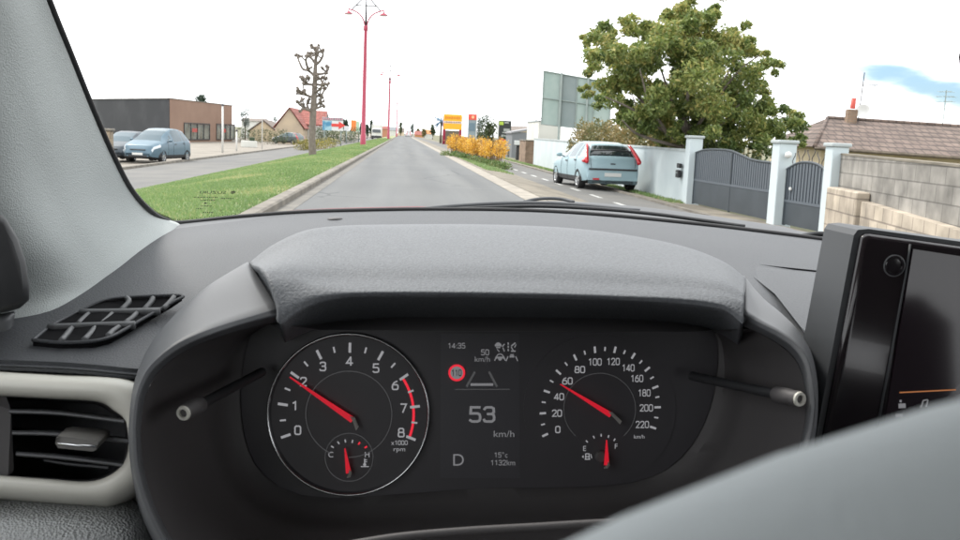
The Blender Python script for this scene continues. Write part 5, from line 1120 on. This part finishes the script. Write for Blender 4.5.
# the two wings of the binnacle rim
def wing(O, Cc, I, In, name):
    rows = [[(x, y + 14, d + .09) for x, y, d in O], O, Cc, I, In]
    rows = [catmull(r, 40) for r in rows]
    R = np.array(rows); out = []
    for j in range(40): out.append(np.concatenate([catmull(R[:3, j], 16), linres(R[2:, j], 11)[1:]]))
    out = np.array(out)
    return MB().loft([[P(*out[j, i]) for j in range(40)] for i in range(26)]).build(name, M['wing'], car, True, solid=-.003)
lO = [(249, 263, .645), (230, 273.5, .625), (210, 285.5, .605), (190, 301, .585), (168, 322, .565), (150, 345, .548), (138, 370, .537), (132, 393, .531), (129.5, 415, .528), (129, 440, .526), (133, 475, .525), (144, 512, .52), (162, 548, .515), (185, 585, .51)]
lC = [(277, 308, .548), (251, 316, .538), (229, 322.5, .529), (204, 331, .519), (179, 342.5, .511), (160, 356, .505), (146, 371, .501), (137.5, 390, .499), (133.5, 412, .498), (132.5, 440, .497), (136, 474, .496), (147, 510, .495), (165, 546, .494), (189, 582, .493)]
lI = [(278, 315, .545), (252.5, 321, .537), (230.5, 327.5, .528), (206, 336, .518), (181.5, 347, .511), (163, 360, .505), (149.5, 374, .501), (141, 392, .499), (137, 413, .498), (136, 440, .497), (139.5, 473, .496), (150.5, 508.5, .495), (168.5, 544, .494), (193, 580, .493)]
lN = [(280, 322, .555), (255, 327, .548), (233, 333, .540), (209, 341, .532), (185, 351.5, .526), (167, 364, .521), (154, 378, .518), (146, 395, .517), (142, 415, .517), (141, 440, .517), (144.5, 471, .517), (155, 506, .517), (173, 541, .517), (197, 577, .517)]
wing(lO, lC, lI, lN, 'binnacle_rim')
MB().prism([P(249, 264, .642), P(263, 272, .60), P(277.5, 284, .564), P(279, 316, .536), P(281, 330, .56), P(262, 320, .62)], FW * .012).build('rim_end', M['hood'], car, fix=True)
rO = [(744, 276, .65), (763, 298, .62), (781, 313, .60), (798, 330, .58), (810.5, 350, .565), (817, 378, .555), (818, 405, .55), (815.5, 432, .545), (808.5, 460, .54), (797.5, 490, .535), (782, 525, .53)]
rC = [(744.5, 314, .545), (762, 323.5, .538), (780, 332.5, .532), (796.5, 344, .526), (808, 361, .521), (813, 384, .518), (814.5, 407, .517), (811.5, 433, .516), (804.5, 460, .515), (793.5, 488, .514), (778.5, 522, .512)]
rI = [(744, 319, .546), (760.5, 327.5, .539), (777.5, 336.5, .533), (793.5, 348, .527), (804.5, 364, .522), (809.5, 386, .519), (811, 408, .518), (808, 432, .517), (801, 458.5, .516), (790, 486, .515), (775, 520, .513)]
rN = [(742, 326, .556), (758, 333, .55), (774, 341.5, .545), (789, 352.5, .54), (799.5, 367.5, .536), (804.5, 388, .534), (806, 409, .534), (803, 431, .534), (796, 457, .534), (785, 484, .534), (770, 518, .534)]
wing(rO, rC, rI, rN, 'binnacle_rim')
# inside of the binnacle: from the rim down to the instrument face
OI = lN[::-1][0:1] + []
loopO = [(290, 330, .56)] + [q for q in lN] + [(260, 600, .51), (330, 604, .50), (400, 604, .50), (470, 604, .50), (540, 602, .50), (600, 598, .50), (680, 585, .50), (740, 560, .51)] + rN[::-1] + [(730, 332, .56)]
n_ = 120
cx0, cy0 = 478, 408
def ang_loop(pts, n):                                               # resample a closed pixel loop by angle about the dial centre
    c = catmull(pts + pts[:1], 900); a = np.arctan2(c[:, 1] - cy0, (c[:, 0] - cx0) * .55); o_ = np.argsort(a); a = a[o_]; c = c[o_]
    t = np.linspace(-math.pi, math.pi, n, endpoint=False)
    return np.stack([np.interp(t, a, c[:, k], period=2 * math.pi) for k in range(c.shape[1])], 1)
loopQ = [(250, 335, 0), (244, 360, 0), (241, 400, 0), (246, 440, 0), (260, 470, 0), (288, 491, 0), (330, 498, 0), (400, 494, 0), (480, 488.5, 0), (560, 487.5, 0), (620, 484.5, 0), (662, 472, 0), (691, 446, 0), (709, 410, 0), (717, 370, 0), (716, 340, 0), (700, 318, 0), (600, 310, 0), (480, 308, 0), (360, 310, 0), (280, 320, 0)]
LO, LQ = ang_loop(loopO, n_), ang_loop([(x, y, .632) for x, y, _ in loopQ], n_)
DP = .634
rows = []
for f, dd0 in ((0, None), (.15, None), (.4, None), (.62, None), (.70, None), (.74, None), (.9, None), (1.0, None)):
    rr_ = []
    for k in range(n_):
        p = LO[k] * (1 - f) + LQ[k] * f; d = LO[k][2] * (1 - f ** .8) + (DP + .001) * f ** .8 + (.006 if f in (.74, .9) else 0)
        rr_.append(P(p[0], p[1], d))
    rows.append(rr_ + rr_[:1])
rows.append([P(cx0 + (LQ[k % n_][0] - cx0) * .96, cy0 + (LQ[k % n_][1] - cy0) * .96, .641) for k in range(n_ + 1)])
MB().loft(rows).build('binnacle_shroud', M['dark_plastic'], car, True, angle=45)
MB().tube(catmull([P(*q) for q in ((340, 546, .49), (400, 536.5, .492), (470, 530.5, .494), (540, 526.5, .495), (600, 523, .496), (680, 520, .497))], 30), .0022, 8).build('shroud_lip', M['dark_plastic'], car, True)

# instrument face, its dials and lit marks
NRM = -FW
def Q(px, py, lift=0.): return P(px, py, DP) + NRM * lift
PX = DP / FPX
ip = MB().prism([Q(*(np.array([x, y]) * 1.0)) for x, y, _ in ang_loop([(x, y, 0) for x, y, _ in loopQ], 60)], FW * .008).build('instrument_panel', M['panel'], car, fix=True)
MB().prism([Q(x, y, .0004) for x, y in ((441, 334), (519, 334), (520, 478), (440, 478))], FW * .0003).build('centre_display', M['panel2'], ip, fix=True)
BAS = Matrix((RT, UP, NRM)).transposed()
def ring(mb, cx, cy, r0_, r1_, lift, a0=0, a1=360, n=72, h=.0003):
    t = np.radians(np.linspace(a0, a1, n)); L0 = [Q(cx + r0_ * math.cos(a), cy - r0_ * math.sin(a), lift) for a in t]; L1 = [Q(cx + r1_ * math.cos(a), cy - r1_ * math.sin(a), lift) for a in t]
    mb.loft([L0, [p + NRM * h for p in L0], [p + NRM * h for p in L1], L1]); return mb
def line(mb, x0, y0, x1, y1, w_, lift=.0008):
    d = Vector((x1 - x0, y1 - y0)); l = d.length; d /= l; nx, ny = -d.y * w_ / 2, d.x * w_ / 2
    mb.prism([Q(x0 + nx, y0 + ny, lift), Q(x1 + nx, y1 + ny, lift), Q(x1 - nx, y1 - ny, lift), Q(x0 - nx, y0 - ny, lift)], NRM * .0002); return mb
def word(mb, s, cx, cy, h, w_=None, lift=.0009): return text_on(mb, s, Q(cx, cy, lift), RT, UP, h * PX, width=w_ * PX if w_ else None)
# rev counter
tc_ = MB().lathe([(0, .0006), (78 * PX, .0006), (78 * PX, 0)], Q(349, 413.5), 72, BAS).build('rev_counter', M['panel'], ip)
ch_ = MB(); t = np.linspace(0, 2 * math.pi, 97)
ch_.loft([[Q(349 + r * math.cos(a), 413.5 - r * math.sin(a), l) for a in t] for r, l in ((77.6, .0007), (78.4, .004), (79.3, .0055), (80.4, .0055), (81.3, .004), (81.6, 0))])
ch_.build('dial_ring', M['chrome'], tc_, True)
b = MB(); ring(b, 349, 414, 42.6, 43.4, .0009, 248 - 360 + 22, 292 - 22 if False else 247, 70); b.build('inner_circle', M['lit_faint'], tc_)
tk_ = MB(); tk2 = MB()
for i in range(17):
    a = rad(199 - i * 13.75); big = i % 2 == 0
    r0_, r1_ = (61.5, 71.5) if big else (63, 69)
    line(tk_, 349 + r0_ * math.cos(a), 414 - r0_ * math.sin(a), 349 + r1_ * math.cos(a), 414 - r1_ * math.sin(a), 2.6 if big else 1.8, .0012)
tk_.build('tick', M['lit_white'], tc_)
b = MB(); ring(b, 349, 414, 63.5, 66, .0008, -21, 33, 30); b.build('red_zone', M['lit_red'], tc_)
nm_ = MB()
for s_, x, y in (('0', 298, 430), ('1', 294.5, 405.5), ('2', 303.5, 381.5), ('3', 323, 366.3), ('4', 349.3, 361), ('5', 376, 368), ('6', 395.3, 385.2), ('7', 404, 408), ('8', 401.3, 432.4)): word(nm_, s_, x, y, 9.6)
word(nm_, 'x1000', 399.5, 442.5, 4.6, 16.5); word(nm_, 'rpm', 399.5, 448.8, 4.2, 11.5)
nm_.build('dial_numbers', M['lit_white'], tc_)
b = MB(); ring(b, 349.3, 457, 23.6, 24.3, .0009); b.build('inner_circle', M['lit_faint'], tc_)
b = MB()
for x, y, c in ((332.6, 446.6, 0), (338.6, 442.6, 0), (345.5, 440.7, 0), (352.6, 441.2, 0)):
    d = Vector((349.3 - x, 457 - y)).normalized(); line(b, x - d.x * 1.5, y - d.y * 1.5, x + d.x * 1.5, y + d.y * 1.5, 1.3)
word(b, 'C', 331, 454.3, 5.4); word(b, 'H', 367.3, 454.3, 5.4)
line(b, 364.8, 458.5, 364.8, 464, 1.2); line(b, 364.8, 459.6, 367.2, 459.6, .8); line(b, 364.8, 461.6, 367.2, 461.6, .8); ring(b, 364.8, 464.2, .1, 1.5, .0008, n=16); line(b, 361, 466.3, 369, 466.3, .9)
b.build('temperature_marks', M['lit_white'], tc_)
b = MB()
for x, y in ((359.3, 443.1), (366, 446.9)):
    d = Vector((349.3 - x, 457 - y)).normalized(); line(b, x - d.x * 1.5, y - d.y * 1.5, x + d.x * 1.5, y + d.y * 1.5, 1.5)
b.build('hot_marks', M['lit_red'], tc_)
def needle(par, tip, hub, tail, w_, name='needle', lift=.006, knob=0):
    d = (Vector(hub) - Vector(tip)).normalized(); nx = Vector((-d.y, d.x)); b = MB()
    tp_, hb, tl = Vector(tip), Vector(hub), Vector(tail)
    b.prism([Q(*(tp_ + nx * .5), lift), Q(*(hb + nx * w_), lift), Q(*(hb - nx * w_), lift), Q(*(tp_ - nx * .5), lift)], NRM * .0012); n = b.build(name, M['needle'], par, fix=True)
    if tail != hub:
        b = MB(); mid = hb - d * w_ * 1.6
        b.prism([Q(*(mid + nx * -w_ * .6), lift), Q(*(hb - nx * w_ * 1.15), lift), Q(*(tl - nx * w_ * .5), lift), Q(*(tl + nx * w_ * .9), lift), Q(*(hb + nx * -.2), lift + .0008)], NRM * .0018); b.build('needle_tail', M['needle_tail'], n, fix=True)
    if knob: MB().lathe([(knob * PX, 0), (knob * PX, lift), (knob * PX * .8, lift + .001), (0, lift + .001)], Q(*((hb * .5 + tp_ * .0) * 2)), 24, BAS).build('needle_hub', M['panel'], n, True, angle=40)
    return n
needle(tc_, (291.8, 376), (354, 418.5), (359, 426.5), 3.0)
needle(tc_, (346.3, 446.5), (350, 471), (350.6, 475), 2.6)
# speedometer
sp = MB().lathe([(0, .0006), (76 * PX, .0006), (76 * PX, 0)], Q(599.5, 409), 72, BAS).build('speedometer', M['panel'], ip)
ticks = [(545, 434.7), (542.7, 413), (546.7, 391.3), (558.3, 372), (575, 357.3), (594.7, 349.6), (614.7, 349.6), (633, 355.7), (647, 369), (655, 387), (657.3, 407), (652.7, 427.3)]
cS = Vector((599.5, 409)); tk_ = MB()
for i, q in enumerate(ticks):
    d = (cS - Vector(q)).normalized(); p = Vector(q); line(tk_, *(p - d * 3.2), *(p + d * 3.2), 2.1, .0012)
    if i < 11:
        r_ = Vector(ticks[i + 1]); mmid = (p + r_) / 2; e = (mmid - cS).normalized(); mmid = cS + e * ((p - cS).length + (r_ - cS).length) / 2; line(tk_, *(mmid - e * 2), *(mmid + e * 2), 1.5, .0012)
tk_.build('tick', M['lit_white'], sp)
nm_ = MB()
for s_, x, y, w_ in (('0', 557.7, 429.3, None), ('20', 556.7, 413, 10.5), ('40', 558.7, 396.5, 10.5), ('60', 567.3, 380.8, 10.5), ('80', 579.7, 369.4, 10.5), ('100', 595, 361.8, 13), ('120', 613.3, 361.4, 12.5), ('140', 628.3, 367.7, 12), ('160', 637, 378.3, 12), ('180', 644.3, 392.7, 12), ('200', 646, 407.7, 13.5), ('220', 642, 424.3, 13.5)): word(nm_, s_, x, y, 7.2, w_)
word(nm_, 'km/h', 639, 436.4, 3.8, 10.5); nm_.build('dial_numbers', M['lit_white'], sp)
b = MB(); ring(b, 599.5, 409, 35.6, 36.2, .0009, -48, 228, 70); b.build('inner_circle', M['lit_faint'], sp)
b = MB()
for x, y in ((586.7, 441.2), (593.7, 436.9), (601, 435), (608.3, 436.2), (614.3, 439.5)):
    d = Vector((602.5, 458 )) - Vector((x, y)); d.normalize(); line(b, x - d.x * 1.3, y - d.y * 1.3, x + d.x * 1.3, y + d.y * 1.3, 1.2)
word(b, 'E', 584.5, 448.2, 5); word(b, 'F', 616, 446, 5)
line(b, 585.5, 453.5, 589, 453.5, .9); line(b, 585.5, 453.5, 585.5, 459, 1); line(b, 589, 453.5, 589, 459, 1); line(b, 584.6, 459, 590, 459, .9); line(b, 585.5, 456.4, 589, 456.4, .9); line(b, 590.6, 454, 591.6, 458, .8); line(b, 582.2, 456.4, 583.6, 455.4, .8); line(b, 582.2, 456.4, 583.6, 457.4, .8)
b.build('fuel_marks', M['lit_white'], sp)
needle(sp, (559.5, 383), (609.5, 413.5), (619.5, 420.5), 2.7)
needle(sp, (605.3, 438.3), (605.3, 463), (605, 466), 2.6)
MB().lathe([(6 * PX, 0), (6 * PX, .004), (4.5 * PX, .005), (0, .005)], Q(600.5, 456), 20, BAS).build('gauge_hub', M['dark_plastic'], sp, True, angle=40)
# centre display
for nm, s_, x, y, h_, w_ in (('clock', '14:35', 456.8, 345.6, 5.6, 17), ('set_speed', '50', 485, 352.2, 6, 8.4), ('set_speed_unit', 'km/h', 482.4, 359, 5, 15), ('speed_unit', 'km/h', 504, 433.6, 6.2, 20.5), ('temperature', '15°c', 501, 454.7, 5.2, 13),
                           ('distance_readout', '1132km', 503, 462.4, 5.4, 24), ('gear_letter', 'D', 458.6, 459.6, 11.6, None)):
    b = MB(); word(b, s_, x, y, h_, w_); b.build(nm, M['lit_dim'], ip)
b = MB(); word(b, '53', 482, 414.2, 16.6, 27); b.build('speed_readout', M['lit_dim'], ip)
b = MB(); line(b, 466.5, 386.6, 475, 371.5, 2.4); line(b, 497, 386.6, 489, 371.5, 2.4); b.build('lane_lines', M['lit_faint'], ip)
b = MB(); line(b, 470.5, 384.4, 493.2, 384.4, 2.5); b.build('lane_bar', M['lit_dim'], ip)
b = MB(); line(b, 455, 389.2, 510, 389.2, .9); b.build('rule', M['lit_faint'], ip)
b = MB(); ring(b, 456.8, 372.6, 6.3, 8.4, .0012, n=40); s1_ = b.build('speed_limit_sign', M['lit_red'], ip)
MB().lathe([(0, 0), (6.3 * PX, 0), (6.3 * PX, .0001)], Q(456.8, 372.6, .001), 32, BAS).build('sign_disc', M['lit_dim'], s1_)
b = MB(); word(b, '110', 456.8, 372.6, 6.6, 9.6, .0014); b.build('sign_number', M['ink'], s1_)
b = MB()                                                            # four small driver-aid symbols
ring(b, 498.2, 345.5, 1.2, 3.2, .0009, 0, 180, 16); line(b, 494.8, 345.3, 501.6, 345.3, 2.0); line(b, 496, 347.4, 500.4, 347.4, 1.3); line(b, 497, 349, 499.4, 351.6, .9); line(b, 502.2, 346.5, 504.6, 343.8, 1.2); line(b, 502.8, 347.4, 504.4, 351.4, 1.1)
for k in range(3): line(b, 508.2, 342.4 + 3.2 * k, 508.2, 344.6 + 3.2 * k, 1.4)
line(b, 511, 346.2, 515.4, 342.6, 1.4); line(b, 511.2, 347, 513.2, 350.4, 1.2); line(b, 511, 351, 515.6, 351, 1.4); line(b, 514.4, 347.4, 516, 344.2, 1.0)
ring(b, 500, 357.4, 3.0, 4.0, .0009, -20, 200, 24); line(b, 496.4, 357.4, 503.6, 357.4, 1.8); ring(b, 500, 358.6, .1, 1.9, .0009, n=16); line(b, 494.6, 360.6, 496.4, 356.4, 1.2); line(b, 505.4, 360.6, 503.6, 356.4, 1.2)
line(b, 509.6, 356.4, 514.2, 356.4, 2.0); line(b, 510.2, 354.6, 513.6, 354.6, 1.1); line(b, 506, 361, 508, 356.2, 1.1); line(b, 517.6, 361, 515.6, 356.2, 1.1)
b.build('driver_aid_symbols', M['lit_dim'], ip)
# trip knobs that stick out of the face
def trip(a, b_, name='trip_knob'):
    A_, B_ = P(*a), P(*b_); t_ = (B_ - A_).normalized()
    k = MB().tube([A_, A_.lerp(B_, .82)], [.0030, .0030], 14).build(name, M['wiper'], car, True, angle=40)
    MB().tube([A_.lerp(B_, .80), A_.lerp(B_, .82), A_.lerp(B_, .93), A_.lerp(B_, .94), B_ - t_ * .001, B_], [.0034, .0047, .0047, .0042, .0046, .0042], 18).build('knob_cap', M['dark_plastic'], k, True, angle=40)
    u = t_.orthogonal().normalized(); w_ = t_.cross(u)
    MB().lathe([(.0042, .0002), (.0038, .0014), (.0024, .0014), (.0019, -.002), (0, -.0022)], B_, 20, Matrix((u, w_, t_)).transposed()).build('knob_face', M['beige'], k, True, angle=40)
trip((262, 372, .615), (184, 413, .52)); trip((692, 376, .615), (799, 399, .52))
# facetted panel right of the binnacle
MB().loft([[P(737, 263, .845), P(770, 267, .838), P(834, 273.5, .825)], [P(738, 264.5, .838), P(770, 270, .815), P(834, 277, .805)], [P(775, 294, .735), P(800, 306, .705), P(834, 300, .725)], [P(800, 326, .655), P(812, 338, .63), P(836, 340, .63)], [P(815, 352, .62), P(822, 358, .61), P(840, 360, .60)]]).build('dash_facet', M['dash'], car, True, angle=12)
MB().tube([P(736.5, 262.6, .843), P(770, 266.4, .836), P(834, 273, .824)], .0007, 6).build('dash_seam', M['gap_black'], car)
# touchscreen
YS = .535
def SF(px, py): 
    return PY(px, py, YS + (260 - py) * .00009)
fo_ = [(862, 237), (866, 233.5), (873, 233), (1060, 259), (1040, 480), (818, 470)]
fc_ = (950, 355)
fin = [(x + (fc_[0] - x) * k, y + (fc_[1] - y) * k) for k in (0,) for x, y in fo_]
def fo_in(k): return [(x + k * (1 if x < 870 else -.4), y + k * (1 if y < 300 else -1) * .9) for x, y in fo_]
scr = MB().loft([[SF(*q) + Vector((0, dy, 0)) for q in fo_in(k)] for k, dy in ((0, .038), (0, .006), (1.2, .003), (3, .001), (6, .0)) ], True, True).build('touchscreen', M['gloss'], car, True, angle=50, fix=True)
so_ = [(857, 236), (861, 230.5), (872, 229.6), (1060, 255.5), (1060, 263), (874, 236), (867, 236), (864, 239), (821, 472), (813, 470)]
MB().prism([SF(x, y) + Vector((0, .004, 0)) for x, y in so_], (0, .040, 0)).build('screen_housing', M['screen_side'], scr, fix=True)
MB().prism([SF(x, y) + Vector((0, -.0025, 0)) for x, y in ((911, 248.5), (1058, 271), (1036, 478), (874, 474))], (0, .003, 0)).build('screen_glass', M['screen'], scr, fix=True)
sm_ = MB().tube([SF(909.5, 244) + Vector((0, -.001, 0)), SF(905, 275) + Vector((0, -.001, 0)), SF(891, 350) + Vector((0, -.001, 0)), SF(868, 474) + Vector((0, -.001, 0))], .0008, 6); sm_.build('screen_seam', M['screen_side'], scr, True)
kx_ = Matrix((Vector((1, 0, 0)), Vector((0, 0, 1)), Vector((0, -1, 0)))).transposed()
kn = MB().lathe([(.0058, 0), (.0058, .0010), (.0054, .0013), (.0046, .0013), (.0043, .0006), (.002, .0008), (0, .0008)], SF(893.5, 265.5) - Vector((0, .0005, 0)), 32, kx_).build('power_knob', M['gloss'], scr, True, angle=30)
MB().lathe([(.0066, .0002), (.0066, .0008), (.0060, .0008)], SF(893.5, 265.5) - Vector((0, .0005, 0)), 32, kx_).build('knob_ring', M['slat'], kn, True)
def SL(mb, x0, y0, x1, y1, w_):
    d = Vector((x1 - x0, y1 - y0)).normalized(); nx = Vector((-d.y, d.x)) * w_ / 2
    mb.prism([SF(x0 + nx.x, y0 + nx.y) + Vector((0, -.0029, 0)), SF(x1 + nx.x, y1 + nx.y) + Vector((0, -.0029, 0)), SF(x1 - nx.x, y1 - nx.y) + Vector((0, -.0029, 0)), SF(x0 - nx.x, y0 - nx.y) + Vector((0, -.0029, 0))], (0, -.0002, 0))
b = MB(); SL(b, 897, 391.2, 953, 388.4, 1.1); b.build('screen_line', M['lit_orange'], scr)
b = MB(); SL(b, 896, 404.5, 903, 404.2, 4.5); SL(b, 897, 399.8, 899, 399.7, 2.4); SL(b, 919, 404.5, 920.5, 399, 1.2); SL(b, 924, 403.6, 925.2, 398.6, 1.2); SL(b, 920.5, 399, 925.2, 398.4, 1.2); SL(b, 917.5, 405, 919.5, 404.8, 2); SL(b, 922.6, 404.4, 924.4, 404.2, 2); SL(b, 893, 414, 900, 413.6, 3); b.build('screen_icons', M['lit_dim'], scr)
# steering wheel: the near rim crosses the lower right corner
WC = EYE + RT * .0855 + UP * -.1877 + FW * .0065; wt = rad(20.64)
E_up = (UP * math.cos(wt) + FW * math.sin(wt)); E_n = (UP * math.sin(wt) - FW * math.cos(wt)); RM, rm_ = .18, .016
tor = []
for i in range(97):
    a = 2 * math.pi * i / 96; rd_ = RT * math.sin(a) + E_up * math.cos(a)
    tor.append([WC + rd_ * (RM + rm_ * math.cos(p)) + E_n * rm_ * math.sin(p) for p in np.linspace(0, 2 * math.pi, 25)])
sw = MB().loft(tor).build('steering_wheel', M['wheel'], car, True)
hb = MB().lathe([(0, .012), (.05, .008), (.072, -.01), (.075, -.03), (0, -.03)], WC - E_n * .04, 32, Matrix((RT, E_up, E_n)).transposed()).build('wheel_hub', M['dark_plastic'], sw, True, angle=50)
for a in (90, 270, 180):
    d = RT * math.sin(rad(a)) + E_up * math.cos(rad(a)); q = d.cross(E_n); MB().box(WC + d * .12 - E_n * .03, (.11, .034, .014), ax=(d, q, E_n)).build('wheel_spoke', M['dark_plastic'], sw)
MB().tube([WC - E_n * .06, WC - E_n * .06 + FW * .42 - UP * .03], [.04, .045], 20).build('steering_column', M['dark_plastic'], car, True)
# mirror, roof, doors and seats that close the cabin round the camera
mr = MB(); mp_ = [(958.5, 57), (961, 47), (968, 40), (1000, 34), (1150, 40), (1180, 60), (1150, 84), (1000, 86), (966, 74), (960, 68)]
mr.loft([[P(x, y, .46 + dd0) for x, y in mp_] for dd0 in (0, .03)], True, True); mir = mr.build('rear_view_mirror', M['dark_plastic'], car, fix=True)
MB().prism([P(1070 + (x - 1070) * .94, 60 + (y - 60) * .9, .4595) for x, y in mp_], FW * -.001).build('mirror_glass', M['chrome'], mir, fix=True)
MB().tube([P(1080, 45, .48), P(1085, -60, .56)], .005, 8).build('mirror_stalk', M['dark_plastic'], mir)
tzz = EYE.z + .345
rfm = MB(); rfm.loft([[Vector((x, y, z)) for x in np.linspace(-.55, 1.25, 12)] for y, z in ((.50, tzz), (.1, tzz + .05), (-.6, tzz + .06), (-1.3, tzz + .02), (-1.7, tzz - .08))])
rfm.build('roof_lining', M['headliner'], car, True, solid=-.03)
for sx, nm in ((-.70, 'door'), (1.38, 'door')):
    dr_ = MB().bbox((sx, -.45, .62), (.10, 2.0, 1.05), .03).build(nm, M['dark_plastic'], car, True, angle=40)
    MB().bbox((sx + (.07 if sx < 0 else -.07), -.45, .85), (.06, 1.4, .07), .02).build('armrest', M['wing'], dr_, True, angle=40)
MB().loft([[Vector((1.30 - o1, y + .02, z)) for o1, y, z in row] for row in ([(0, .86, 1.02), (.04, .80, 1.02), (.06, .72, 1.02)], [(.02, .66, 1.36), (.06, .61, 1.36), (.08, .54, 1.35)], [(.05, .50, tzz), (.09, .45, tzz), (.12, .38, tzz)])], False).build('pillar_trim', M['pillar'], car, True, solid=.03)
for sx in (-.66, 1.34): MB().tube([(sx, -.55, 1.1), (sx * .9 + .03, -.6, tzz)], .06, 8).build('centre_pillar', M['pillar'], car)
for sx in (.0, .72):
    st_ = MB().bbox((sx + .03, -.62, .98), (.50, .16, .72), .05).build('seat', M['seat_fab'], car, True, angle=50); MB().bbox((sx + .03, -.42, .55), (.52, .52, .18), .05).build('seat_cushion', M['seat_fab'], st_, True, angle=50); MB().bbox((sx + .03, -.64, 1.44), (.26, .10, .18), .04).build('headrest', M['seat_fab'], st_, True, angle=50)
MB().bbox((.34, -.5, .26), (1.5, 2.4, .06), .02).build('cabin_floor', M['seat_fab'], car)
MB().bbox((.34, -1.6, .75), (1.5, .12, .9), .04).build('rear_bulkhead', M['seat_fab'], car)
